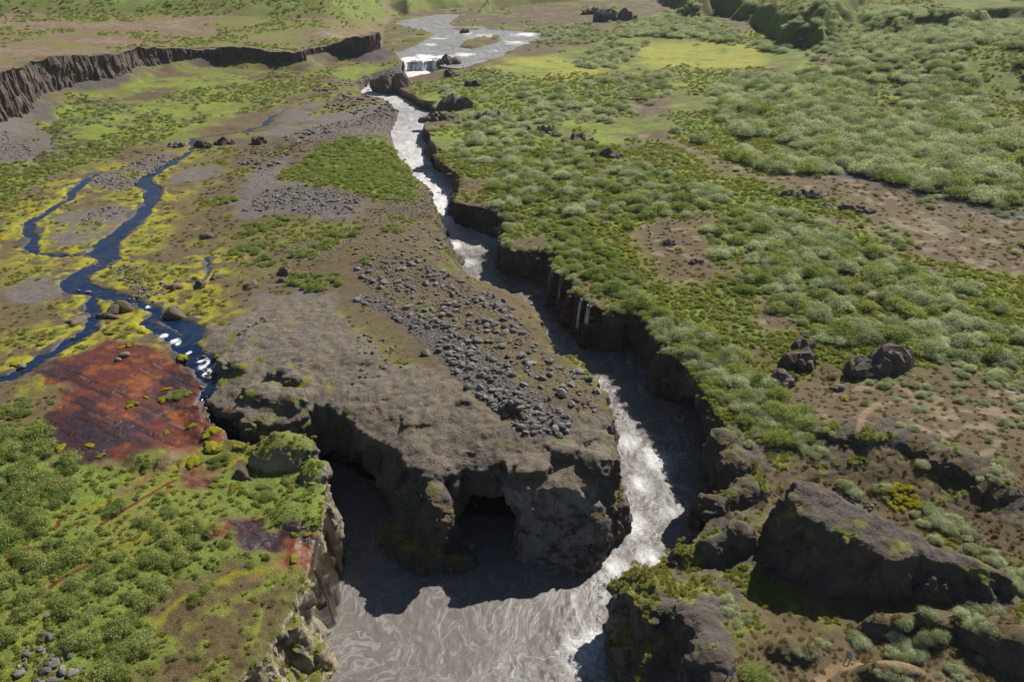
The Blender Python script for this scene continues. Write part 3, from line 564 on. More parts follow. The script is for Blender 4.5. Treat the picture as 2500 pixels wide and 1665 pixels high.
    d[k_] += r[k_]*((.22+.75*wall[k_])*facets(x_[k_], y_[k_], z_[k_]*.6, 2.7, 1)+(.10+.3*wall[k_])*facets(x_[k_], y_[k_], z_[k_]*.8, 1.05, 2))
    V = V+N*d[:, None]
    return V, Q, vert_normals(V, Q)
V, Q, N = build_near()
col, rock, veg, wet = cover(V[:, 0], V[:, 1], V[:, 2], N[:, 2])
fc = V[Q].mean(1)
s_isl = poly_sd(fc[:, 0], fc[:, 1], zone("485,900 500,800 560,700 640,690 760,600 1000,560 1075,540 1230,690 1300,740 1400,860 1520,960 1580,1100 1560,1400 1250,1480 900,1420 830,1200 760,1090 600,1062 505,1030"), 20)
part = np.where(s_isl < 0, 1, np.where(fc[:, 0] > np.interp(fc[:, 1], [60, 90, 110, 140, 180, 230, 300], [5, 8, 16, 14, 2, -13, -60]), 2, 0))
NEAR = []
for k, nm in ((0, 'meadow_ground'), (1, 'rock_promontory'), (2, 'heath_ground')):
    q = Q[part == k]; used = np.zeros(len(V), bool); used[q.ravel()] = True; mp = np.cumsum(used)-1
    me = np_mesh(nm, V[used], mp[q], M_LAND, True, dict(col=col[used], rock=rock[used], veg=veg[used], wet=wet[used]), N[used])
    ob = link(bpy.data.objects.new(nm, me)); tag(ob, kind='structure'); NEAR.append(ob)
print('near verts', len(V), 'quads', len(Q))

# ------------------------------------------------------------------ far land
def build_far():
    fu = np.linspace(-1.05, 1.05, 760); fy = np.concatenate([np.exp(np.linspace(math.log(284), math.log(1100), 460)), np.exp(np.linspace(math.log(1120), math.log(3600), 40))])
    X = fu[:, None]*(28+.80*fy)[None, :]; Y = np.broadcast_to(fy[None, :], X.shape).copy()
    z = P(X, Y); s0 = poly_sd(X, Y, RIM, 60); s1 = poly_sd(X, Y, FOOT, 60); wz = WZ(Y)
    t = np.where(s0 < 0, np.clip(-s0/np.maximum(-s0+np.maximum(s1, 0), .01), 0, 1), 0); t = np.where(s1 < 0, 1, t)
    z = z*(1-t)+(wz-2)*t
    z = z-sm(300, 286, Y)*.5-.12*0
    V = np.stack([X.ravel(), Y.ravel(), z.ravel()], 1); Q = grid_quads(*X.shape); return V, Q, vert_normals(V, Q)
V2, Q2, N2 = build_far()
if N2[:, 2].mean() < 0: Q2 = Q2[:, ::-1]; N2 = -N2
c2, r2, v2, w2 = cover(V2[:, 0], V2[:, 1], V2[:, 2], N2[:, 2])
FAR = link(bpy.data.objects.new('valley_ground', np_mesh('valley_ground', V2, Q2, M_LAND, True, dict(col=c2, rock=r2, veg=v2, wet=w2)))); tag(FAR, kind='structure')

# ------------------------------------------------------------------ water
def foam_spots(X, Y, spots, zfun):
    f = np.zeros(X.shape, np.float32); FN = fbm(X/5, Y/7, 0, 3, 88)
    for px, py, r, a in spots:
        p = zfun(px, py); rr = r*depth_of(p[0], p[1], p[2])/F; f = np.maximum(f, a*sm(1.25, .0, np.hypot(X-p[0], (Y-p[1])*.75)/rr+.35*FN))
    return f
def build_river():
    u = np.linspace(-.40, .34, 420); yy = 40*np.exp(np.linspace(0, math.log(525/40), 620))
    X = u[:, None]*(20+.85*yy)[None, :]; Y = np.broadcast_to(yy[None, :], X.shape).copy()
    s = np.minimum(poly_sd(X, Y, FOOT, 60), poly_sd(X, Y, RIM, 60)); z = WZ(Y)
    spots = [(1540, 1080, 90, .85), (1600, 1120, 110, .95), (1560, 1180, 90, .9), (1540, 1280, 90, .9), (1590, 1360, 80, .95), (1480, 1420, 70, .75), (1440, 1500, 110, .6), (1420, 1600, 150, .78), (1330, 1660, 110, .6), (1240, 1640, 60, .35),
             (1640, 1250, 70, .8), (1450, 1560, 90, .85), (1500, 1390, 70, .9), (1540, 1000, 80, .5), (1480, 900, 80, .45), (1420, 840, 60, .45), (1330, 760, 60, .4), (1230, 700, 50, .4), (1150, 640, 60, .8), (1110, 600, 45, .95), (1085, 545, 45, 1), (1075, 500, 50, 1.05), (1075, 460, 45, 1.), (1050, 430, 50, .95), (1020, 390, 50, .92), (1000, 350, 50, .88), (990, 310, 50, .85), (990, 280, 45, .75), (970, 250, 45, .9), (920, 230, 45, .95), (880, 218, 25, .9), (1030, 172, 60, 1.1), (960, 190, 30, .9)]
    f = foam_spots(X, Y, [(a_, b_, c_, d_*1.12) for a_, b_, c_, d_ in spots], at_w)
    fr = [(1700, .1), (1060, .12), (1000, .45), (840, .4), (700, .42), (640, .6), (575, .9), (520, 1.05), (460, 1.), (400, .93), (310, .86), (280, .8), (250, .9), (215, .95), (172, 1.05)]
    fy_ = np.array([at_w(1250, r)[1] for r, a in fr]); f = np.maximum(f, np.interp(Y, fy_, [a for r, a in fr])*(1+.12*fbm(X/6, Y/9, 0, 2, 87))).astype(np.float32)
    amp = .05+.42*f; z = z+amp*(fbm(X/2.2, Y/3.2, 0, 4, 81)+.5*fbm(X/.8, Y/.8, 0, 2, 82))
    n1 = fbm(X/16, Y/16, 0, 2, 83); n2 = fbm(X/16, Y/16, 5, 2, 84)
    flow = np.stack([X.ravel()*1.15+5*n1.ravel(), Y.ravel()*.85+6*n2.ravel(), 0*X.ravel()], 1)
    V = np.stack([X.ravel(), Y.ravel(), z.ravel()], 1); Q = grid_quads(*X.shape)
    q = Q[(s.ravel()[Q] < 2.0).any(1)]; used = np.zeros(len(V), bool); used[q.ravel()] = True; mp = np.cumsum(used)-1
    return V[used], mp[q], f.ravel()[used], flow[used]
def water_obj(name, V, Q, f, mat, flow=None):
    n = vert_normals(V, Q)
    if n[:, 2].mean() < 0: Q = Q[:, ::-1]
    at = dict(foam=f)
    if flow is not None: at['flow'] = flow
    return tag(link(bpy.data.objects.new(name, np_mesh(name, V, Q, mat, True, at))), kind='structure')
_r = build_river(); water_obj('river', _r[0], _r[1], _r[2], M_RIVER, _r[3])
def build_upper():
    X, Y = np.meshgrid(np.linspace(-130, 80, 260), np.linspace(470, 980, 420), indexing='ij')
    s = poly_sd(X, Y, RIVUP, 40); sp = [(1000, 145, 60, 1.05), (1040, 140, 60, 1.05), (1080, 140, 60, .9), (1130, 135, 70, .8), (1050, 110, 60, .75), (1180, 90, 120, .7), (1280, 85, 80, .8), (1260, 105, 70, .75), (1140, 82, 60, .75), (1070, 95, 50, .7), (1200, 125, 70, .6)]
    f = foam_spots(X, Y, sp, lambda a, b: at_z(a, b, -1)); f = np.maximum(f*1.35, .74)
    z = -1.0+(.06+.4*f)*fbm(X/4, Y/5, 0, 3, 91)
    # lip of the falls
    V = np.stack([X.ravel(), Y.ravel(), z.ravel()], 1); Q = grid_quads(*X.shape); q = Q[(s.ravel()[Q] < 2.5).all(1)]
    used = np.zeros(len(V), bool); used[q.ravel()] = True; mp = np.cumsum(used)-1
    flow = np.stack([V[:, 0]*.5, V[:, 1]*.3, 0*V[:, 0]], 1)
    return V[used], mp[q], f.ravel()[used], flow[used]
_r = build_upper(); water_obj('upper_river', _r[0], _r[1], _r[2], M_RIVER, _r[3])
def build_brook():
    X, Y = np.meshgrid(np.linspace(-175, -18, 560), np.exp(np.linspace(math.log(96), math.log(420), 720)), indexing='ij')
    s = stream_sd(X+1.0*noise3(X/3, Y/3, 0, 31), Y+1.2*noise3(X/3, Y/3, 0, 32))
    sp = [(365, 743, 22, 1.15), (300, 800, 30, .45), (400, 815, 36, 1.2), (430, 830, 34, 1.15), (495, 885, 40, 1.25), (505, 905, 30, 1.2), (460, 855, 24, 1.0), (320, 800, 26, .9), (495, 985, 26, 1.1), (500, 1010, 20, 1.1), (515, 1035, 20, 1.1), (340, 452, 22, .5), (200, 690, 20, .3), (350, 790, 20, .6)]
    f = np.minimum(foam_spots(X, Y, sp, lambda a, b: G(a, b)), .98)*(1+.25*noise3(X/1.1, Y/1.1, 0, 96))
    z = P0(X, Y)+fbm(X/14, Y/14, 0, 3, 5)*.35-.32+(.03+.3*f)*fbm(X/1.2, Y/1.2, 0, 3, 95)
    s0 = poly_sd(X, Y, RIM, 60); z = np.where(s0 < 1.0, z-6*sm(1.0, -2.5, s0), z)
    V = np.stack([X.ravel(), Y.ravel(), z.ravel()], 1); Q = grid_quads(*X.shape); q = Q[(s.ravel()[Q] < 1.2).any(1) & (s0.ravel()[Q] > -2.5).all(1)]
    used = np.zeros(len(V), bool); used[q.ravel()] = True; mp = np.cumsum(used)-1
    return V[used], mp[q], f.ravel()[used]
_r = build_brook(); water_obj('brook', _r[0], _r[1], _r[2], M_BROOK)

# ------------------------------------------------------------------ basalt cliff, falls
DG = bpy.context.evaluated_depsgraph_get(); DG.update()
def ground(x, y, skip_steep=None):
    ok, loc, nor, _, ob, _ = SC.ray_cast(DG, Vector((x, y, 160)), Vector((0, 0, -1)))
    if not ok: return None
    if ob and ob.name.startswith(('river', 'upper_river', 'brook')): return None
    if skip_steep and nor.z < skip_steep: return None
    return loc.z
def put_mesh(name, me, loc=(0, 0, 0), rot=(0, 0, 0), scale=(1, 1, 1), parent=None):
    o = bpy.data.objects.new(name, me); o.location = loc; o.rotation_euler = rot; o.scale = scale; return link(o, parent)
def build_cliff():
    pts = np.array(CL_B)[:, :2]; H = np.array(CL_H); L = np.r_[0, np.cumsum(np.hypot(*np.diff(pts, axis=0).T))]
    s = np.arange(0, L[-1], .55); x = np.interp(s, L, pts[:, 0]); y = np.interp(s, L, pts[:, 1]); h = np.interp(s, L, H)
    k = 9; pad = lambda a: np.convolve(np.r_[np.full(k, a[0]), a, np.full(k, a[-1])], np.ones(2*k+1)/(2*k+1), 'valid')
    x = pad(x); y = pad(y); h = pad(h)+.9*noise3(s/5, 0, 0, 19)+.8*noise3(s/16, 0, 0, 20)-.4
    tx = np.gradient(x); ty = np.gradient(y); l = np.hypot(tx, ty); nx, ny = ty/l, -tx/l          # outward: towards the valley
    nt_ = 30; t = np.linspace(0, 1, nt_)
    cid = np.floor(s/1.3+.4*noise3(s/4, 0, 0, 3)).astype(int); cr = np.random.default_rng(5).random(cid.max()+2)
    V = np.zeros((len(s), nt_+4, 3)); z0 = np.zeros_like(h)-1.5
    for j in range(nt_):
        z = z0+(h-z0)*t[j]
        brk = np.random.default_rng(6).random((cid.max()+2, 7))[cid, np.minimum(6, (t[j]*7).astype(int))]
        off = 1.0+2.2*(1-t[j])**1.5+1.5*(cr[cid]-.5)+.9*(brk-.5)+2.6*noise3(s/14, z/16, 0, 12)+1.2*noise3(s/5, z/5, 0, 18)+.5*noise3(s/1.5, z/3, 0, 13)
        V[:, j, 0] = x+nx*off; V[:, j, 1] = y+ny*off; V[:, j, 2] = z+.35*noise3(s/1.3, z, 0, 14)
    for q, (bk, dz) in enumerate(((.2, .15), (-1.5, .2), (-4, .1), (-7, -1.2))):
        V[:, nt_+q, 0] = x+nx*bk; V[:, nt_+q, 1] = y+ny*bk; V[:, nt_+q, 2] = h+dz
    Vf = V.reshape(-1, 3); Q = grid_quads(len(s), nt_+4)
    N = vert_normals(Vf, Q); o = np.repeat(np.stack([nx, ny, 0*nx], 1), nt_+4, 0)
    if (N*o).sum() < 0: Q = Q[:, ::-1]
    n = fbm(Vf[:, 0]/6, Vf[:, 1]/6, Vf[:, 2]/6, 3, 15); w = sm(-.2, .3, n)[:, None]
    c = S(88, 80, 74)*(1-w)+S(102, 87, 74)*w; top = np.tile(np.arange(nt_+4) >= nt_, len(s)); c[top] = SOIL['tan']
    one = np.ones(len(Vf)); me = np_mesh('basalt_cliff', Vf, Q, M_LAND, False, dict(col=c, rock=one*~top, veg=one*0, wet=one*0))
    return tag(put_mesh('basalt_cliff', me), kind='structure')
build_cliff()
def water_curtain(name, lip, drop_to, out, wob, label, group=None, white=1.0, mat=None, thick=.25):
    """a sheet of falling water: leaves a lip polyline, bows outwards, ends in the pool"""
    lip = np.array(lip); L = np.r_[0, np.cumsum(np.hypot(*np.diff(lip[:, :2], axis=0).T))]; n = max(6, int(L[-1]/.35)); s = np.linspace(0, L[-1], n)
    p = np.stack([np.interp(s, L, lip[:, k]) for k in range(3)], 1); m = 22; t = np.linspace(0, 1, m); V = np.zeros((n, m, 3))
    for j in range(m):
        a = out*np.sqrt(t[j]); z = p[:, 2]+(drop_to-p[:, 2])*t[j]**1.2
        w = wob*noise3(s/.9, np.full(n, t[j]*2.0), 0, 7)*(.2+t[j])
        V[:, j, 0] = p[:, 0]+(a+w)*OUTV[0]; V[:, j, 1] = p[:, 1]+(a+w)*OUTV[1]; V[:, j, 2] = z
    Vf = V.reshape(-1, 3); Q = grid_quads(n, m); f = np.full(len(Vf), white)+.25*noise3(Vf[:, 0]*1.5, Vf[:, 1]*1.5, Vf[:, 2]*.25, 9)
    me = np_mesh(name, Vf, Q, mat or M_FALL, True, dict(foam=f)); o = put_mesh(name, me); so = o.modifiers.new('thickness', 'SOLIDIFY'); so.thickness = thick
    return tag(o, label, 'waterfall', group)
def fall_material():
    m, t, out = new_mat('falling_water'); b = NB(t); co = b.n('ShaderNodeNewGeometry').outputs['Position']; mp = b.n('ShaderNodeMapping', {0: co}); mp.inputs['Scale'].default_value = (1.6, 1.6, .22)
    n = b.noise(mp.outputs[0], 1.5, 6, .7); ff = b.ramp(b.math('ADD', n, b.math('SUBTRACT', attr(b, 'foam'), 1.0)), .2, .6)
    p = b.n('ShaderNodeBsdfPrincipled', {'Base Color': b.mix(ff, (.06, .045, .032, 1), (.75, .75, .75, 1)), 'Roughness': b.ramp(ff, 0, 1, .2, .7), 'Alpha': b.ramp(ff, 0, .7, .45, 1.0)})
    t.links.new(p.outputs[0], out.inputs[0]); return m
M_FALL = fall_material()
OUTV = (0, -1)
water_curtain('main_waterfall', [at_z(a, b, -.9) for a, b in [(986, 153), (1003, 149), (1030, 150), (1055, 147), (1070, 152), (1088, 160)]], -6.6, 4.0, 1.0, 'broad white waterfall where the wide upper river drops over a rock step', white=1.05, thick=.6)
OUTV = (1, -.15)
e = [at_z(a, b, -6.4) for a, b in [(776, 1300), (772, 1335), (766, 1362), (759, 1390)]]
water_curtain('seepage_waterfall', e, POOL-.2, 2.2, .5, 'veil of clear water sliding off the rust-red ledge into the grey pool', white=.5)
e = [at_z(a, b, -5.9) for a, b in [(786, 1205), (786, 1240), (780, 1275)]]
water_curtain('seepage_waterfall', e, POOL-.2, 2.4, .5, 'thin trickle running down the mossy cliff below the grey rock shoulder', white=.45)
OUTV = (-.8, -.6)
for (a, b), (c, d), lab in (((1424, 728), (1430, 733), 'slender white fall down the dark gorge wall under the red wet ledge'), ((1441, 742), (1450, 747), 'widest white fall from the red wet ledge into the shaded gorge'), ((1374, 678), (1380, 684), 'faint thread of water down the gorge wall upstream of the red ledge'), ((1350, 660), (1356, 666), 'short pale trickle at the upstream end of the red gorge wall')):
    p, q = G(a, b), G(c, d); water_curtain('gorge_waterfall', [p+np.array([-.6, -.5, .15]), q+np.array([-.6, -.5, .15])], float(WZ(p[1]))+.2, 1.2, .25, lab, white=.8 if 'white' in lab else .62, thick=.08)

# ------------------------------------------------------------------ rock shapes
def rock_mesh(name, seed, sub=3, flat=.75, cuts=9, rough=.10, mat=None):
    r = np.random.default_rng(seed); bm = bmesh.new(); bmesh.ops.create_icosphere(bm, subdivisions=sub, radius=1.0)
    V = np.array([v.co for v in bm.verts]); D = r.normal(size=(cuts, 3)); D /= np.linalg.norm(D, axis=1)[:, None]; O = r.uniform(.55, .9, cuts)
    for d, o in zip(D, O):
        k = V@d; m = k > o; V[m] -= np.outer(k[m]-o, d)*.93
    V *= np.array([1, r.uniform(.7, .95), flat*r.uniform(.75, 1.1)]); V += (rough*fbm(V[:, 0]*2.2+seed, V[:, 1]*2.2, V[:, 2]*2.2, 3, seed))[:, None]*V
    for v, c in zip(bm.verts, V): v.co = c
    me = bpy.data.meshes.new(name); bm.to_mesh(me); bm.free(); me.materials.append(mat or M_ROCK)
    return me
ROCKS = [rock_mesh('boulder', 100+i, 2, .78, 10, .12) for i in range(10)]
PIECE = [rock_mesh('piece', 200+i, 2, .95, 11, .22) for i in range(8)]
def crag_mesh(seed, sx, sy, sz, brown):
    """several angular lumps grown together into one crag, foot at z = 0"""
    r = np.random.default_rng(seed); VV = []; QQ = []; o = 0
    if brown: n = 5
    else: n = int(min(26, 11+sx*sy/(sz*sz+.1)*1.5))
    for k in range(n):
        me = PIECE[int(r.integers(0, 8))]; v = np.empty(len(me.vertices)*3, np.float32); me.vertices.foreach_get('co', v); v = v.reshape(-1, 3)
        q = np.empty(len(me.loops), np.int32); me.loops.foreach_get('vertex_index', q)
        a = r.uniform(0, 6.28); d = math.sqrt(r.random())*(.45 if brown else .7)
        if k == 0: d = 0
        c, s_ = math.cos(a*1.7), math.sin(a*1.7); h = sz*(1.05-.55*d)*r.uniform(.65, 1.1); w = (.62*min(sx, sy) if brown else max(.5*min(sx, sy), .6*h))*r.uniform(.7, 1.2)
        p = v*np.array([w*(1.5 if brown else 1.1), w, h]); p = np.stack([p[:, 0]*c-p[:, 1]*s_, p[:, 0]*s_+p[:, 1]*c, p[:, 2]], 1)
        p += np.array([math.cos(a)*d*sx, math.sin(a)*d*sy, h*.12]); VV.append(p); QQ.append(q.reshape(-1, 3)+o); o += len(p)
    V = np.vstack(VV); f = fbm(V[:, 0]/sz*1.6+seed, V[:, 1]/sz*1.6, V[:, 2]/sz*1.6, 3, seed); V = V+np.stack([f, f, f*.6], 1)*sz*(.10 if brown else .2)
    return np_mesh('crag', V, np.vstack(QQ), M_WALL if brown else M_DARK, bool(brown))
def outcrop(px, py, sx, sy, sz, label, k=0, brown=False, rz=0.0, sink=.3, name='rock_outcrop'):
    p = G(px, py); z = ground(p[0], p[1]); z = p[2] if z is None else z
    me = crag_mesh(int(px*7+py), sx*.8, sy*.8, sz, brown)
    return tag(put_mesh(name, me, (p[0], p[1], z-.1*sz), (0, 0, rz)), label, 'rock')
outcrop(2165, 895, 6.2, 4.2, 6.5, 'tall dark lava outcrop with a flat top beside a round pale shrub', 0, rz=.3)
outcrop(2095, 905, 4.6, 3.0, 4.2, 'lower dark lava shoulder leaning against the tall flat-topped outcrop', 1, rz=.1)
outcrop(1940, 880, 4.8, 4.2, 4.6, 'blocky grey lava outcrop by the scrub at the gorge rim', 2, rz=.7)
outcrop(1905, 930, 4.4, 3.4, 3.0, 'dark rubble outcrop half buried in scrub below the blocky one', 3)
outcrop(1960, 845, 3.2, 2.6, 2.8, 'small knobbly lava block on top of the blocky outcrop by the rim', 4)
outcrop(2050, 950, 2.6, 2.2, 1.8, 'low grey rock hump on the heath where the footpaths meet', 1, True)
outcrop(951, 210, 17, 9, 12, 'flat-topped dark rock block standing in the bend of the river', 5, sink=.45)
outcrop(1092, 156, 9, 6, 7, 'dark rock standing in the lip of the big waterfall', 0, sink=.4)
outcrop(1110, 266, 14, 9, 9, 'rounded black crag at the rapids below the side trickles', 1)
outcrop(1066, 290, 12, 7, 5, 'low dark rock ledge reaching into the rapids', 2)
outcrop(1100, 185, 8, 6, 5, 'dark crag on the green bank just below the waterfall', 3)
outcrop(1160, 213, 8, 5, 4.4, 'small dark crag in the scrub above the trickles', 4)
outcrop(1195, 290, 12, 5, 4.4, 'dark ledge facing the rapids under the scrub slope', 5)
outcrop(1056, 372, 4.4, 4, 4.6, 'black pillar rock at the foot of the rapids bank', 0)
outcrop(1500, 52, 34, 14, 17, 'big black crag standing on the far valley floor', 1, sink=.25)
outcrop(1450, 36, 20, 9, 9, 'low dark ridge rock beside the big far crag', 2)
outcrop(1133, 80, 6, 4, 4, 'dark rock standing out of the wide upper river', 3)
outcrop(1325, 320, 14, 5, 3.6, 'long dark rock step in the scrub below the bare brown slope', 4, rz=-.6)
outcrop(1410, 345, 14, 5, 4.0, 'dark broken rock step at the lower end of the bare brown slope', 5, rz=-.6)
outcrop(1480, 385, 10, 4, 3.6, 'jagged dark rock end of the step among scrub', 0, rz=-.6)
outcrop(1950, 478, 13, 4, 2.6, 'stony grey bank edge under the bare brown terrace', 1, rz=-.35)
outcrop(2070, 512, 12, 4, 2.6, 'stony grey bank end where the terrace meets the scrub', 2, rz=-.45)
outcrop(1635, 595, 3.4, 2.2, 1.7, 'dark jagged rock on the bare brown patch in the scrub', 3)
outcrop(1700, 640, 3.0, 2.0, 1.6, 'small dark rock at the lower edge of the bare brown patch', 4)
outcrop(500, 360, 8, 3.6, 3.4, 'dark jagged rock ridge at the bend of the brook', 5)
outcrop(545, 350, 7, 3.4, 3.4, 'dark notched rock on the sand beside the brook bend', 0)
outcrop(635, 348, 6, 3.2, 3.4, 'black jagged rock on the gravel above the green patch', 1)
outcrop(430, 355, 8, 4, 2.8, 'grey lava rock on the far side of the brook bend', 2)
for a, b, sx, sy, sz, lab in ((300, 755, 6.4, 3.6, 2.6, 'broad brown rock hump between the two arms of the brook'), (262, 775, 3.8, 2.6, 1.4, 'low brown rock shelf at the brook fork'), (424, 765, 3.8, 3.2, 2.6, 'rounded brown rock beside the small brook cascade'), (490, 698, 2.6, 2.0, 1.8, 'small brown rock hump in the mossy flat'), (525, 680, 1.6, 1.4, 1.6, 'little round brown rock at the mossy trickle'), (505, 580, 3.6, 2.4, 1.9, 'lone brown boulder on the mossy flat'), (590, 1160, 3.0, 2.1, 1.8, 'dark grey domed boulder among the moss by the cliff knob'), (180, 787, 4.6, 3.0, 1.3, 'flat brown rock swelling in the yellow moss'), (615, 700, 4.2, 2.6, 1.5, 'low brown rock swelling below the leafy bank'), (700, 665, 2.6, 2.2, 2.2, 'brown rounded rock under the leafy bank'), (690, 685, 1.8, 1.4, 1.4, 'small brown rock below the rounded one'), (430, 705, 4.6, 2.2, 1.6, 'long brown rock swelling beside the stony brook bar')):
    outcrop(a, b, sx, sy, sz, lab, int(a) % 4, True, rz=a*.37)
outcrop(568, 1066, 1.9, 1.7, 2.0, 'grey boulder wedged at the head of the dark side gorge', 2, True, name='boulder')
outcrop(2410, 1600, 1.3, 1.0, .9, 'smooth pale grey boulder in the shade below the rock tower', 3, True, name='boulder')

# ------------------------------------------------------------------ boulders
def scatter(poly, n, r):
    A = np.array([p[:2] for p in poly]); lo, hi = A.min(0), A.max(0); out = []
    for _ in range(40):
        q = r.uniform(lo, hi, (n*2, 2)); q = q[poly_sd(q[:, 0], q[:, 1], poly, 200) < 0]; out.extend(q.tolist())
        if len(out) >= n: break
    return np.array(out[:n]) if out else np.zeros((0, 2))
BZ = [("840,735 870,735 985,790 1020,830 1070,870 1110,920 1190,990 1290,1065 1375,1070 1400,1030 1340,980 1265,925 1150,830 1090,790 1000,765 900,715", 1300, .16, 1.0, 'grey boulder in the long boulder train along the promontory edge of bare rock', 'boulder train on the promontory'),
      ("850,640 960,620 1050,640 1100,670 1240,740 1330,860 1400,900 1470,960 1460,1020 1340,980 1265,925 1150,830 1000,760 900,700", 950, .16, 1.15, 'grey boulder strewn over the brown heath on top of the promontory', 'boulders on the promontory heath'),
      ("840,640 900,580 1000,550 1065,560 1100,650 1000,640 900,660", 220, .16, .8, 'grey stone on the brown rise upstream of the promontory', 'stones on the brown rise'),
      ("860,830 900,810 1010,860 1000,890 860,940 830,960 880,890", 70, .2, .6, 'grey boulder in the thin line crossing bare rock beside the dark sand', 'boulders in the thin line'),
      ("1190,960 1200,930 1130,860 1290,980 1380,1050 1300,1060", 130, .4, .95, 'large grey boulder heaped at the lower end of the boulder train', 'large boulders at the end of the train'),
      ("265,655 330,645 360,675 425,705 400,722 330,715 285,690", 120, .3, .7, 'rounded grey boulder on the stony bar in the brook', 'boulders on the brook bar'),
      ("300,735 330,720 400,715 395,735 340,745", 26, .3, .7, 'rounded grey boulder lining the brook above its small cascade', 'boulders above the cascade'),
      ("225,440 330,395 400,370 440,385 380,420 330,450 290,470 220,455", 160, .4, .9, 'grey rock of the rubble bank between the two brook arms', 'rubble between the brook arms'),
      ("180,540 260,500 310,505 300,520 230,550", 46, .35, .8, 'grey rock in the pile on the sandy islet', 'rocks on the sandy islet'),
      ("590,520 640,470 740,450 880,480 880,520 780,530 700,510", 330, .25, .9, 'grey rock scattered on the gravel below the leafy green patch', 'rocks on the upper gravel'),
      ("580,400 680,340 820,300 980,255 985,285 900,300 720,370 640,430", 330, .35, 1.3, 'dark rock of the rubble beside the rapids and the sand flat', 'rubble beside the rapids'),
      ("780,265 860,225 980,250 970,285 860,285", 120, .7, 1.6, 'dark block in the heap on the bank where the river bends', 'blocks at the river bend'),
      ("760,225 840,195 950,175 1000,170 960,195 880,205 800,230", 110, .7, 1.7, 'grey block along the stony strip below the waterfall', 'blocks below the waterfall'),
      ("30,1665 40,1600 90,1560 120,1500 125,1560 200,1620 190,1665", 46, .3, .9, 'pale grey rock in the pile at the grassy crack in the meadow', 'rock pile at the meadow crack'),
      ("200,640 280,620 300,650 230,660", 22, .2, .45, 'small dark stone standing in the blue brook shallows', 'stones in the brook'),
      ("480,870 520,840 520,900 500,1000", 16, .3, .6, 'dark stone among the white water of the lower brook', 'stones in the lower brook'),
      ("610,800 640,770 660,790 560,830", 18, .3, .7, 'grey stone at the edge where bare rock meets moss', 'stones at the rock edge'),
      ("-40,420 0,330 130,380 140,410 60,420", 60, .4, .9, 'dark scree stone on the slope below the basalt cliff', 'scree stones'),
      ("1560,540 1660,520 1700,600 1620,640", 26, .3, .7, 'dark stone on the bare brown patch in the scrub', 'stones on the brown patch'),
      ("2040,1190 2140,1230 2120,1250 2020,1215", 40, .25, .6, 'pale slab fragment on the crest of the great rock wedge', 'slabs on the wedge crest')]
r = np.random.default_rng(11); allb = []
for txt, n, a, b, lab, grp in BZ:
    for x, y in scatter(zone(txt), n, r):
        if 'train' in grp and fbm(x/5, y/6, 0, 2, 171) < r.uniform(-.55, .15): continue
        z = ground(x, y, .55)
        if z is None:
            if 'brook' not in lab and 'water' not in lab: continue
            z = float(P0(np.array([x]), np.array([y]))[0])-.3
        sz = a+(b-a)*r.random()**(3.4 if 'heath' in grp else 2.6)
        allb.append((sz/depth_of(x, y, z), x, y, z, sz, lab, grp))
for px, py, sz, lab in ((1488, 975, 1.5, 'large angular grey boulder at the very rim above the gorge'), (1372, 965, 1.3, 'big grey boulder on the heath near the promontory tip'), (1040, 865, 1.1, 'big rounded boulder beside the dark sand patch'), (1216, 752, 1.6, 'wide grey block lying on the promontory heath by the gorge'), (1090, 800, 1.1, 'pale pointed boulder in the middle of the promontory heath'), (985, 660, 1.0, 'dark pointed boulder on the upper promontory heath'), (1415, 910, 1.2, 'flat-topped boulder on the promontory rim below the notch'), (305, 870, 1.1, 'pale rounded boulder standing in the brook by the red slab'), (288, 880, .8, 'smaller flat boulder beside the pale one by the red slab'), (52, 895, 1.0, 'grey boulder half under water where the brook leaves'), (215, 712, .8, 'light boulder standing alone in the blue brook pool'), (192, 708, .6, 'lower light stone in the blue brook pool')):
    p = G(px, py); z = ground(p[0], p[1]); z = p[2]-.3 if z is None else z
    tag(put_mesh('boulder', ROCKS[px % 10], (p[0], p[1], z+sz*.25), (0, 0, px*.7), (sz, sz, sz)), lab, 'boulder')
allb.sort(key=lambda t: -t[0])
for i, (_, x, y, z, sz, lab, grp) in enumerate(allb[:288]):
    tag(put_mesh('boulder', ROCKS[i % 10], (x, y, z+sz*.22), (r.normal()*.25, r.normal()*.25, r.uniform(0, 6.3)), (sz, sz*r.uniform(.75, 1), sz*r.uniform(.7, 1.05))), lab, 'boulder', grp)
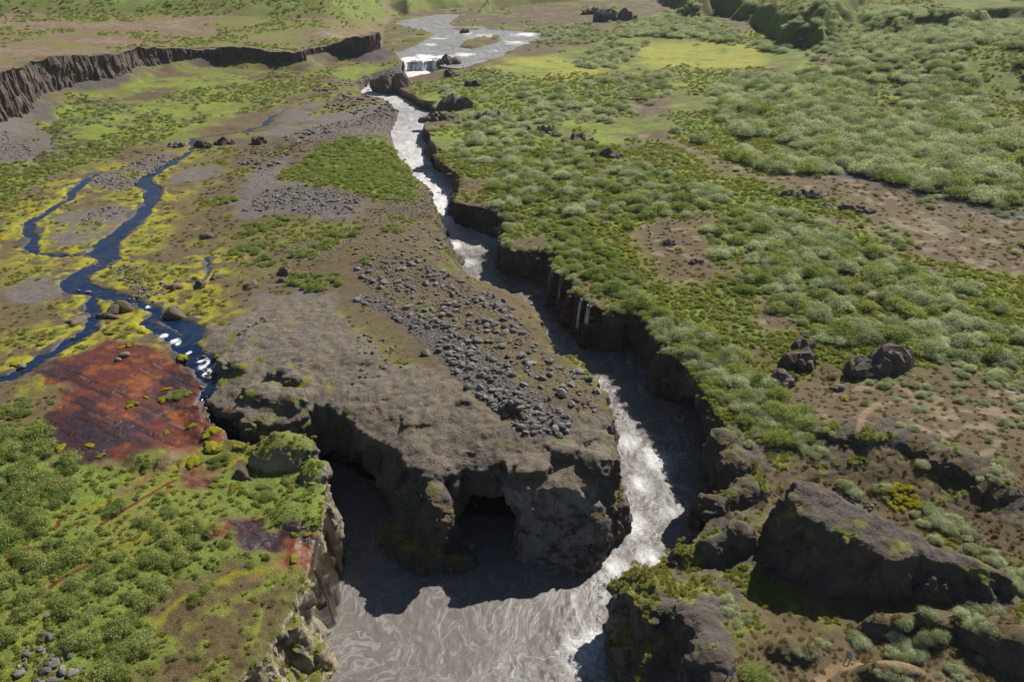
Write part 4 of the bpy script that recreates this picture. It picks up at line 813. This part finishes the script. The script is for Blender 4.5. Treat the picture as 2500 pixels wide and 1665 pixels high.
def gn_scatter(name, pts, rot, scl, sources, mat_kind='stuff', tilt=None):
    """one uncountable mass: copies of a few shapes on points"""
    n = len(pts); me = bpy.data.meshes.new(name); me.vertices.add(n); me.vertices.foreach_set('co', np.asarray(pts, np.float32).ravel())
    a = me.attributes.new('rot', 'FLOAT_VECTOR', 'POINT'); rv = np.zeros((n, 3), np.float32); rv[:, 2] = rot
    if tilt is not None: rv[:, :2] = tilt
    a.data.foreach_set('vector', rv.ravel())
    a = me.attributes.new('scl', 'FLOAT_VECTOR', 'POINT'); a.data.foreach_set('vector', np.asarray(scl, np.float32).ravel())
    a = me.attributes.new('pick', 'INT', 'POINT'); a.data.foreach_set('value', np.random.default_rng(n).integers(0, 1000, n).astype(np.int32))
    o = put_mesh(name, me); o['kind'] = mat_kind
    ng = bpy.data.node_groups.new(name, 'GeometryNodeTree'); ng.interface.new_socket('Geometry', in_out='INPUT', socket_type='NodeSocketGeometry'); ng.interface.new_socket('Geometry', in_out='OUTPUT', socket_type='NodeSocketGeometry')
    gi = ng.nodes.new('NodeGroupInput'); go = ng.nodes.new('NodeGroupOutput'); jn = ng.nodes.new('GeometryNodeJoinGeometry'); ip = ng.nodes.new('GeometryNodeInstanceOnPoints')
    for so in sources:
        oi = ng.nodes.new('GeometryNodeObjectInfo'); oi.inputs['Object'].default_value = so; oi.inputs['As Instance'].default_value = True; oi.transform_space = 'ORIGINAL'; ng.links.new(oi.outputs['Geometry'], jn.inputs[0])
    def na(nm, ty): q = ng.nodes.new('GeometryNodeInputNamedAttribute'); q.data_type = ty; q.inputs[0].default_value = nm; return q.outputs[0]
    ng.links.new(gi.outputs[0], ip.inputs['Points']); ng.links.new(jn.outputs[0], ip.inputs['Instance']); ip.inputs['Pick Instance'].default_value = True
    ng.links.new(na('pick', 'INT'), ip.inputs['Instance Index']); ng.links.new(na('rot', 'FLOAT_VECTOR'), ip.inputs['Rotation']); ng.links.new(na('scl', 'FLOAT_VECTOR'), ip.inputs['Scale'])
    ng.links.new(ip.outputs[0], go.inputs[0]); md = o.modifiers.new('scatter', 'NODES'); md.node_group = ng
    return o
def first_with(meshes):
    out = []
    for me in meshes:
        for o in C.objects:
            if o.data is me: out.append(o); break
    return out
rest = allb[288:]
if rest:
    A = np.array([t[1:5] for t in rest]); A[:, 2] += A[:, 3]*.2; s3 = A[:, 3:4]*np.stack([np.ones(len(A)), r.uniform(.7, 1, len(A)), r.uniform(.65, 1, len(A))], 1)
    gn_scatter('small_boulder', A[:, :3], r.uniform(0, 6.3, len(A)), s3, first_with(ROCKS), tilt=r.normal(size=(len(A), 2))*.25)
peb = []
for txt, n in ((BZ[0][0], 4200), (BZ[1][0], 3600), ('800,640 900,560 1000,540 1060,540 1040,470 980,440 930,520 860,560 700,600 720,640', 2600), ('700,400 800,330 930,260 960,330 900,350 760,400', 1200), (BZ[7][0], 700), (BZ[9][0], 1300), (BZ[10][0], 900), ("-40,420 0,330 130,380 140,410 60,420", 700), ("560,480 700,400 900,520 860,600 700,560", 500)):
    for x, y in scatter(zone(txt), n, r):
        z = ground(x, y, .55)
        if z is not None: peb.append((x, y, z))
peb = np.array(peb); ps = (.06+.26*r.random(len(peb))**2.5)*(.6+peb[:, 1]/260); gn_scatter('stones', peb, r.uniform(0, 6.3, len(peb)), ps[:, None]*np.ones((1, 3)), first_with(ROCKS))

# ------------------------------------------------------------------ shrubs, herbs, grass
def shrub_mesh(name, seed, n, leaf, mat, blobs=9, flat=.62, spiky=0.0):
    """a dome of leaf-sized faces gathered in uneven bunches, radius about 1, foot at z = 0"""
    r = np.random.default_rng(seed); B = []
    for k in range(blobs):
        a = r.uniform(0, 6.28); d = math.sqrt(r.random())*.72 if k else 0
        B.append((d*math.cos(a), d*math.sin(a), (.38+.32*r.random())*(1-.5*d), r.uniform(.26, .46)))
    B = np.array(B); k = r.integers(0, blobs, n); D = r.normal(size=(n, 3)); D /= np.linalg.norm(D, axis=1)[:, None]; D[:, 2] = np.abs(D[:, 2])*.9-.25*(r.random(n) < .35)
    rad = B[k, 3]*(.55+.5*r.random(n)**.5)*(1+spiky*r.random(n)**4)
    Pp = B[k, :3]+D*rad[:, None]; Pp[:, 2] = np.maximum(Pp[:, 2]*flat/.62, .03)
    nrm = D+r.normal(size=(n, 3))*.7; nrm /= np.linalg.norm(nrm, axis=1)[:, None]
    t1 = np.cross(nrm, r.normal(size=(n, 3))); t1 /= np.linalg.norm(t1, axis=1)[:, None]; t2 = np.cross(nrm, t1)
    sz = leaf*r.uniform(.6, 1.3, n)[:, None]
    V = np.stack([Pp-t1*sz*1.1, Pp-t2*sz*.5, Pp+t1*sz*1.1, Pp+t2*sz*.5], 1).reshape(-1, 3); Q = np.arange(4*n).reshape(-1, 4)
    tint = np.repeat(np.clip(.5+.22*r.normal(size=n)+.18*(r.random(blobs)[k]-.5)*2, 0, 1), 4)
    # stems from the foot up into the bunches
    sv = []; sq = []
    for b_ in B:
        base = np.array([b_[0]*.15, b_[1]*.15, 0]); tip = b_[:3]*np.array([1, 1, flat/.62]); w = .022
        for e in ((w, 0, 0), (0, w, 0)):
            e = np.array(e); o = len(V)+len(sv); sv += [base-e, base+e, tip+e*.4, tip-e*.4]; sq.append([o, o+1, o+2, o+3])
    V = np.vstack([V, np.array(sv)]); Q = np.vstack([Q, np.array(sq)]); tint = np.r_[tint, np.full(len(sv), .3)]
    me = np_mesh(name, V, Q, mat, False, dict(tint=tint)); me.materials.append(M_TWIG)
    mi = np.zeros(len(Q), np.int32); mi[n:] = 1; me.polygons.foreach_set('material_index', mi); return me
WIL = [shrub_mesh('willow_shrub', 400+i, 2300, .05, M_WILLOW, 9+2*i, .62, .9) for i in range(5)]
BIR = [shrub_mesh('birch_shrub', 420+i, 2200, .054, M_BIRCH, 8+2*i, .62, .9) for i in range(5)]
YEL = [shrub_mesh('angelica', 440+i, 500, .09, M_YELLOW, 6, .7, .5) for i in range(2)]
KIND = {'w': (WIL, 'willow_shrub', 'shrub'), 'b': (BIR, 'birch_shrub', 'shrub'), 'y': (YEL, 'angelica_plant', 'plant')}
SZ = [("1640,330 1700,250 1800,190 2000,175 2560,150 2560,530 2300,480 2060,420 1900,430 1750,380", 3600, 1.4, 4.6, 'wwwb', -.14, 'grey-green willow shrub in the dense thicket beyond the dark gravel strip', 'willow thicket beyond the gravel strip'),
      ("1200,440 1260,350 1340,310 1420,330 1480,380 1560,400 1700,450 1800,480 1700,540 1560,540 1460,620 1600,700 1620,800 1540,760 1440,660 1350,600 1260,580 1200,520", 1000, .9, 3.0, 'wb', -.1, 'leafy grey-green shrub on the scrub slope above the right gorge wall', 'scrub above the gorge wall'),
      ("1700,560 1850,500 2050,560 2300,680 2560,720 2560,880 2300,880 2150,850 2000,840 1900,780 1800,700", 1100, .8, 2.9, 'wwb', -.02, 'silvery willow shrub on the open slope below the bare terrace', 'willows below the bare terrace'),
      ("1560,770 1640,770 1780,850 1960,1000 1990,1080 1870,1080 1790,1010 1720,930 1650,850", 170, 1.1, 2.4, 'bw', -.6, 'dense green shrub in the thicket hanging over the gorge bend', 'thicket over the gorge bend'),
      ("1340,575 1400,560 1500,620 1560,690 1590,770 1530,755 1450,720 1400,680 1360,640", 170, .9, 1.8, 'b', -.6, 'green shrub on the gorge rim beside the red wet ledge', 'shrubs beside the red ledge'),
      ("1500,90 1640,30 1760,60 1850,110 2100,70 2560,60 2560,150 2000,170 1900,130 1700,95", 1900, 2.2, 4.6, 'w', -.2, 'dark willow shrub on the shaded slope at the foot of the far hill', 'willows on the far slope'),
      ("1060,330 1010,240 1100,190 1250,190 1500,190 1640,180 1640,250 1500,300 1300,310 1200,400 1120,400", 800, 1.3, 3.4, 'w', .02, 'willow shrub scattered on the green bank beside the rapids', 'willows beside the rapids'),
      ("1540,345 1640,355 1780,420 1900,455 2060,515 2140,590 2300,640 2560,680 2560,520 2300,475 2060,425 1960,432 1850,432 1740,385 1600,335", 620, .5, 1.7, 'wb', .08, 'lone low shrub on the bare brown terrace', 'shrubs on the bare terrace'),
      ("2000,900 2200,900 2560,900 2560,1120 2250,1120 2100,1000", 170, .4, 1.2, 'w', .05, 'small willow tuft on the brown heath crossed by footpaths', 'willow tufts on the heath'),
      ("1540,560 1620,530 1720,570 1760,660 1740,700 1640,690 1560,610", 60, .4, 1.1, 'wb', .05, 'small shrub on the stony brown clearing in the scrub', 'shrubs on the clearing'),
      ("1400,150 1480,110 1580,110 1500,170 1430,175", 100, 2, 4, 'w', -.5, 'tall dark willow shrub between the two yellow meadows', 'willows between the yellow meadows'),
      ("1150,95 1400,60 1640,40 1720,60 1500,100 1340,115", 500, 1.8, 3.4, 'w', .0, 'small willow shrub on the far valley floor by the wide river', 'willows by the wide river'),
      ("690,430 760,370 840,335 960,350 1000,420 1010,480 960,480 860,455 740,440", 520, .7, 1.5, 'b', -.5, 'fresh green shrub in the leafy patch above the gravel', 'leafy patch above the gravel'),
      ("-100,500 -100,430 100,380 140,290 250,230 420,235 560,200 820,175 700,230 560,290 430,315 260,350 150,420", 900, .7, 1.7, 'bw', .05, 'low green shrub on the mossy floor below the basalt cliff', 'shrubs below the basalt cliff'),
      ("-60,1050 80,1060 180,1110 170,1240 80,1310 -60,1340", 80, 1.0, 2.3, 'b', -.8, 'tall green birch shrub in the dense stand beside the red slab', 'birch stand beside the red slab'),
      ("0,20 300,25 600,40 820,60 840,20 700,-20 0,-20", 700, 1.8, 3.4, 'b', -.1, 'low green shrub on the hillside behind the brown plateau', 'shrubs on the hillside'),
      ("-40,120 300,90 760,95 760,60 200,50 -40,60", 900, .9, 2.0, 'b', .15, 'low green shrub on the brown plateau above the basalt cliff', 'shrubs on the plateau')]
CLUMPS = [("385,1265,66 500,1240,28 265,1235,42 440,1320,76 540,1315,52 300,1390,84 360,1450,76 500,1440,48 410,1370,56 640,1370,36 230,1420,64 420,1605,12 480,1600,10", 'b', .7, 1.7, 'green birch shrub on the meadow between the red trickles and the cliff rim', 'birch shrubs on the meadow'),
          ("150,1350,80 40,1400,66 60,1480,66 250,1550,100 300,1635,86 130,1470,56 200,1490,60 20,1330,50 20,1560,40 330,1570,60", 'b', .8, 1.9, 'bushy green birch shrub in the thick growth round the meadow crack', 'birch shrubs round the meadow crack'),
          ("650,1200,44 540,1130,36 700,1170,24 440,965,26 425,970,20 30,1000,60 60,1010,30", 'b', .5, 1.0, 'small shrub on the moss beside the red slab and the cliff knob', 'small shrubs by the red slab'),
          ("625,560,46 670,545,44 600,610,54 790,600,30 740,620,34 790,690,62 730,680,46 560,490,30 850,570,40 960,560,36 900,640,20 640,640,40", 'b', .6, 1.3, 'green shrub on the brown bank between brook and promontory', 'shrubs on the brown bank'),
          ("1770,1480,40 1800,1510,36 1970,1620,34 2200,1580,58 2250,1560,44 2380,1590,48 2100,1560,34 2010,1570,26 2360,1530,50 2400,1500,46 2330,1660,50 2180,1672,50 2230,1590,40 2460,1540,40", 'w', .6, 1.3, 'grey-green shrub on the hollow floor below the great rock wedge', 'shrubs below the rock wedge'),
          ("1840,1640,52 1850,1660,40", 'b', .8, 1.5, 'bright green round shrub by the footpath', 'shrubs by the footpath'),
          ("2260,1260,44 2330,1290,56 2400,1350,36 2440,1390,36 2075,1190,34 2150,1200,30 2300,1270,40 2480,1440,40 2490,1400,30 2290,1320,30", 'w', .6, 1.3, 'shrub in the green gully behind the great rock wedge', 'shrubs in the gully'),
          ("1985,1100,36 1960,1040,70 1900,1020,50 2020,1080,20 1800,1060,14 1830,1090,20 1865,1060,34", 'w', .6, 1.3, 'pale willow shrub on the rocky slope at the thicket end', 'willows at the thicket end'),
          ("2390,1190,26 2450,1150,36 2440,1180,30 2250,1140,16 2460,930,60 2350,900,40 2300,870,50 2270,850,60 2180,940,30 2440,880,50", 'w', .6, 1.4, 'round willow shrub on the open heath by the footpath', 'willows on the open heath'),
          ("1800,1000,22 1850,1060,14 1630,810,16 1650,845,12 2200,1220,50 2160,1200,24 2240,1235,24 2060,975,14 1410,690,14 1445,745,12 1390,610,14 1330,540,16 1920,1060,14 1340,580,12", 'y', .45, .8, 'yellow-green angelica plant in the damp hollow near the gorge', 'angelica plants')]
r = np.random.default_rng(23); sh = []
for txt, n, a, b, kk, thr, lab, grp in SZ:
    p = scatter(zone(txt), n, r)
    m = fbm(p[:, 0]/(12+p[:, 1]*.03), p[:, 1]/(16+p[:, 1]*.05), 0, 3, 131)+.15*r.normal(size=len(p)) > thr
    for x, y in p[m]:
        z = ground(x, y, .3 if 'far' in lab else .5)
        if z is None: continue
        s = a+(b-a)*r.random()**1.6; sh.append((s/depth_of(x, y, z), x, y, z, s, kk[int(r.integers(0, len(kk)))], lab, grp))
for txt, kk, a, b, lab, grp in CLUMPS:
    for tok in txt.split():
        px, py, rp = map(float, tok.split(',')); p = G(px, py); R = rp*depth_of(*p)/F; n = max(1, int((.75 if 'meadow' in lab else 1.3)*(R/((a+b)/2))**2))
        for k in range(n):
            d = R*.8*math.sqrt(r.random()) if n > 1 else 0; t = r.uniform(0, 6.28); x = p[0]+d*math.cos(t); y = p[1]+d*math.sin(t); z = ground(x, y, .4)
            if z is not None: s = a+(b-a)*r.random()**1.3; sh.append((s/depth_of(x, y, z), x, y, z, s, kk, lab, grp))
rim_r = GP('1180,508 1232,512 1238,545 1225,600 1259,611 1336,611 1362,612 1347,657 1397,687 1397,714 1447,745 1508,764 1569,772 1588,814 1619,844 1642,867 1707,932 1734,978 1757,1009')
for i in range(len(rim_r)-1):
    a_, b_ = rim_r[i], rim_r[i+1]; L_ = np.hypot(*(b_-a_)[:2])
    for k in range(int(L_*1.1)):
        if r.random() < .25: continue
        q = a_+(b_-a_)*r.random(); x, y = q[0]+r.normal()*.9+.7, q[1]+r.normal()*.7; z = ground(x, y)
        if z is None or z < q[2]-4: continue
        s = r.uniform(.6, 1.5); sh.append((s/depth_of(x, y, z), x, y, z, s, 'wb'[int(r.integers(0, 2))], 'green shrub spilling over the brink of the shaded gorge wall', 'shrubs on the brink of the gorge'))
sh.sort(key=lambda t: -t[0])
used = {}
big = sh[:280]+[t for t in sh[280:] if t[5] == 'y'][:8]
bigset = set(id(t) for t in big)
for i, t in enumerate(big):
    _, x, y, z, s, kk, lab, grp = t; ml, nm, cat = KIND[kk]
    tag(put_mesh(nm, ml[i % len(ml)], (x, y, z-.08*s), (0, 0, r.uniform(0, 6.3)), (s, s*r.uniform(.8, 1.1), s*r.uniform(.75, 1.15))), lab, cat, grp)
for kk, nm in (('w', 'willow_scrub'), ('b', 'birch_scrub'), ('y', 'angelica_growth')):
    A = np.array([t[1:5] for t in sh if t[5] == kk and id(t) not in bigset])
    if len(A) < 1: continue
    s3 = A[:, 3:4]*np.stack([np.ones(len(A)), r.uniform(.8, 1.1, len(A)), r.uniform(.7, 1.15, len(A))], 1); A[:, 2] -= .08*A[:, 3]
    src = first_with(KIND[kk][0])
    if src: gn_scatter(nm, A[:, :3], r.uniform(0, 6.3, len(A)), s3, src)
print('shrubs', len(sh), 'boulders', len(allb))
# low growth: tufts of grass, dwarf heath and moss over the ground
TU = {}
for i_, (nm, mat, n, fl) in enumerate((('grass_tuft', M_GRASS, 260, .34), ('heath_tuft', M_HEATH, 260, .26), ('leaf_tuft', M_BIRCH, 300, .42))):
    TU[nm] = shrub_mesh(nm, 600+i_, n, .12, mat, 7, fl, .3)
prom_sd = poly_sd(V[:, 0], V[:, 1], PROM, 20)
lum = col[:, 0]/(col[:, 1]+1e-4); flat_ok = (N[:, 2] > .72) & (V[:, 2] > WZ(V[:, 1])+1.2) & (wet < .3) & ((prom_sd > 0) | (r.random(len(V)) < .12)) & (stream_sd(V[:, 0], V[:, 1]) > r.uniform(.6, 14, len(V))*(r.random(len(V)) < .8)) & ((V[:, 1] > 112) | (V[:, 0] > -10) | (r.random(len(V)) < .22))
src_o = {}
for nm, cond, cnt, lo, hi, lab in (('grass_tuft', (veg > .55) & (lum < 1.12), 22000, .25, .6, ''), ('leaf_tuft', (veg > .75) & (lum < .98), 6000, .3, .75, ''), ('heath_tuft', (veg > .2) & (lum > 1.3), 4500, .2, .5, '')):
    ix = np.nonzero(cond & flat_ok)[0]
    if len(ix) == 0: continue
    ix = r.choice(ix, min(cnt, len(ix)), False); p = V[ix].astype(np.float32)+(r.normal(size=(len(ix), 3))*np.array([.35, .45, .0])).astype(np.float32); s = r.uniform(lo, hi, len(ix))*(.7+p[:, 1]/220)
    first = put_mesh(nm, TU[nm], tuple(p[0]), (0, 0, 1.0), (s[0],)*3)
    tag(first, kind='stuff')
    gn_scatter(nm.replace('tuft', 'cover'), p[1:], r.uniform(0, 6.3, len(p)-1), s[1:, None]*np.ones((1, 3)), [first])
fx = (v2 > .6) & (N2[:, 2] > .7) & (V2[:, 1] < 900) & (np.abs(V2[:, 0]) < .72*V2[:, 1]+30) & (fbm(V2[:, 0]/25, V2[:, 1]/40, 0, 3, 151) > -.05) & (poly_sd(V2[:, 0], V2[:, 1], RIVUP, 20) > 2) & (poly_sd(V2[:, 0], V2[:, 1], RIM, 20) > 1)
ix = r.choice(np.nonzero(fx)[0], 16000, False); p = V2[ix].astype(np.float32)+(r.normal(size=(len(ix), 3))*np.array([.8, 1.4, .0])).astype(np.float32); s = r.uniform(.5, 1.3, len(ix))*(.6+p[:, 1]/700)
gn_scatter('valley_cover', p, r.uniform(0, 6.3, len(p)), s[:, None]*np.ones((1, 3)), [o for o in C.objects if o.name in ('grass_tuft', 'leaf_tuft')])
# moss cushions on the red slab
def moss_mesh(seed):
    me = rock_mesh('moss_cushion', seed, 3, .35, 0, .75, M_MOSS)
    for p in me.polygons: p.use_smooth = True
    return me
MOSS = [moss_mesh(500+i) for i in range(4)]
for i, (px, py, s) in enumerate(((268, 815, 1.2), (318, 802, 1.0), (345, 812, 1.1), (295, 850, .8), (315, 845, .9), (212, 825, 1.0), (180, 823, .6), (100, 842, 1.0), (60, 845, .9), (445, 873, 1.4), (405, 950, .9), (395, 975, 1.2), (325, 985, 1.1), (315, 992, .8), (355, 968, .6), (470, 1040, 1.0), (405, 1055, .8), (520, 1050, 1.5), (505, 1062, 1.2), (218, 1088, .9), (245, 1112, .8), (515, 1090, 1.6), (525, 1100, 1.4), (470, 1130, 1.7), (582, 1093, 1.0), (630, 1263, .8), (718, 1308, .7), (752, 1308, .6), (718, 1366, .9), (520, 1187, .9), (570, 1195, 1.2), (40, 890, 1.3), (145, 868, .7), (530, 870, .9), (300, 822, .7), (148, 1092, 1.2))):
    p = G(px, py); z = ground(p[0], p[1]); z = p[2] if z is None else z
    tag(put_mesh('moss_cushion', MOSS[i % 4], (p[0], p[1], z+.03), (0, 0, i*1.3), (s, s*.7, s*.8)), 'bright yellow-green moss cushion on the wet rust-red rock', 'moss', 'moss cushions on the red rock')

# ------------------------------------------------------------------ small signs by the footpath
M_BLUE = simple_mat('blue_sign', S(44, 78, 116), .1, .5, 4, .05); M_POST = simple_mat('dark_post', S(60, 52, 46), .2, .8, 6)
def box(bm, x, y, z, sx, sy, sz, rx=0.0):
    from mathutils import Matrix
    bmesh.ops.create_cube(bm, size=1.0, matrix=Matrix.Translation((x, y, z)) @ Matrix.Rotation(rx, 4, 'X') @ Matrix.Diagonal((sx, sy, sz, 1)))
def sign(px, py, label):
    p = G(px, py); z = ground(p[0], p[1]); z = p[2] if z is None else z
    e = bpy.data.objects.new('information_sign', None); e.location = (p[0], p[1], z); link(e); tag(e, label, 'sign')
    for nm, mt, boxes in (('post', M_POST, [(-.3, 0, .45, .08, .08, .95, 0), (.3, 0, .45, .08, .08, .95, 0)]), ('panel', M_BLUE, [(0, -.05, .95, .6, .38, .04, .6)])):
        bm = bmesh.new()
        for q in boxes[:1]: box(bm, *q)
        me = bpy.data.meshes.new(nm); bmesh.ops.bevel(bm, geom=bm.edges[:], offset=.012, segments=1); bm.to_mesh(me); bm.free(); me.materials.append(mt); put_mesh(nm, me, parent=e)
        for q in boxes[1:]:
            o = put_mesh(nm, me, parent=e); o.location = (q[0]-boxes[0][0], 0, 0)
sign(1781, 1657, 'small blue information panel at the rim by the bright green shrub')
sign(2070, 1612, 'small blue information panel on the brown footpath')

# ------------------------------------------------------------------ air: thin summer haze over the whole valley
def haze():
    bm = bmesh.new(); box(bm, 0, 1650, 60, 7200, 4100, 190); me = bpy.data.meshes.new('haze'); bm.to_mesh(me); bm.free()
    m, t, out = new_mat('haze'); b = NB(t); pv = b.n('ShaderNodeVolumePrincipled', {'Color': (.80, .88, 1.0, 1), 'Density': .00004, 'Anisotropy': .2}); t.links.new(pv.outputs[0], out.inputs['Volume'])
    me.materials.append(m); return tag(put_mesh('haze', me), kind='stuff')
haze()
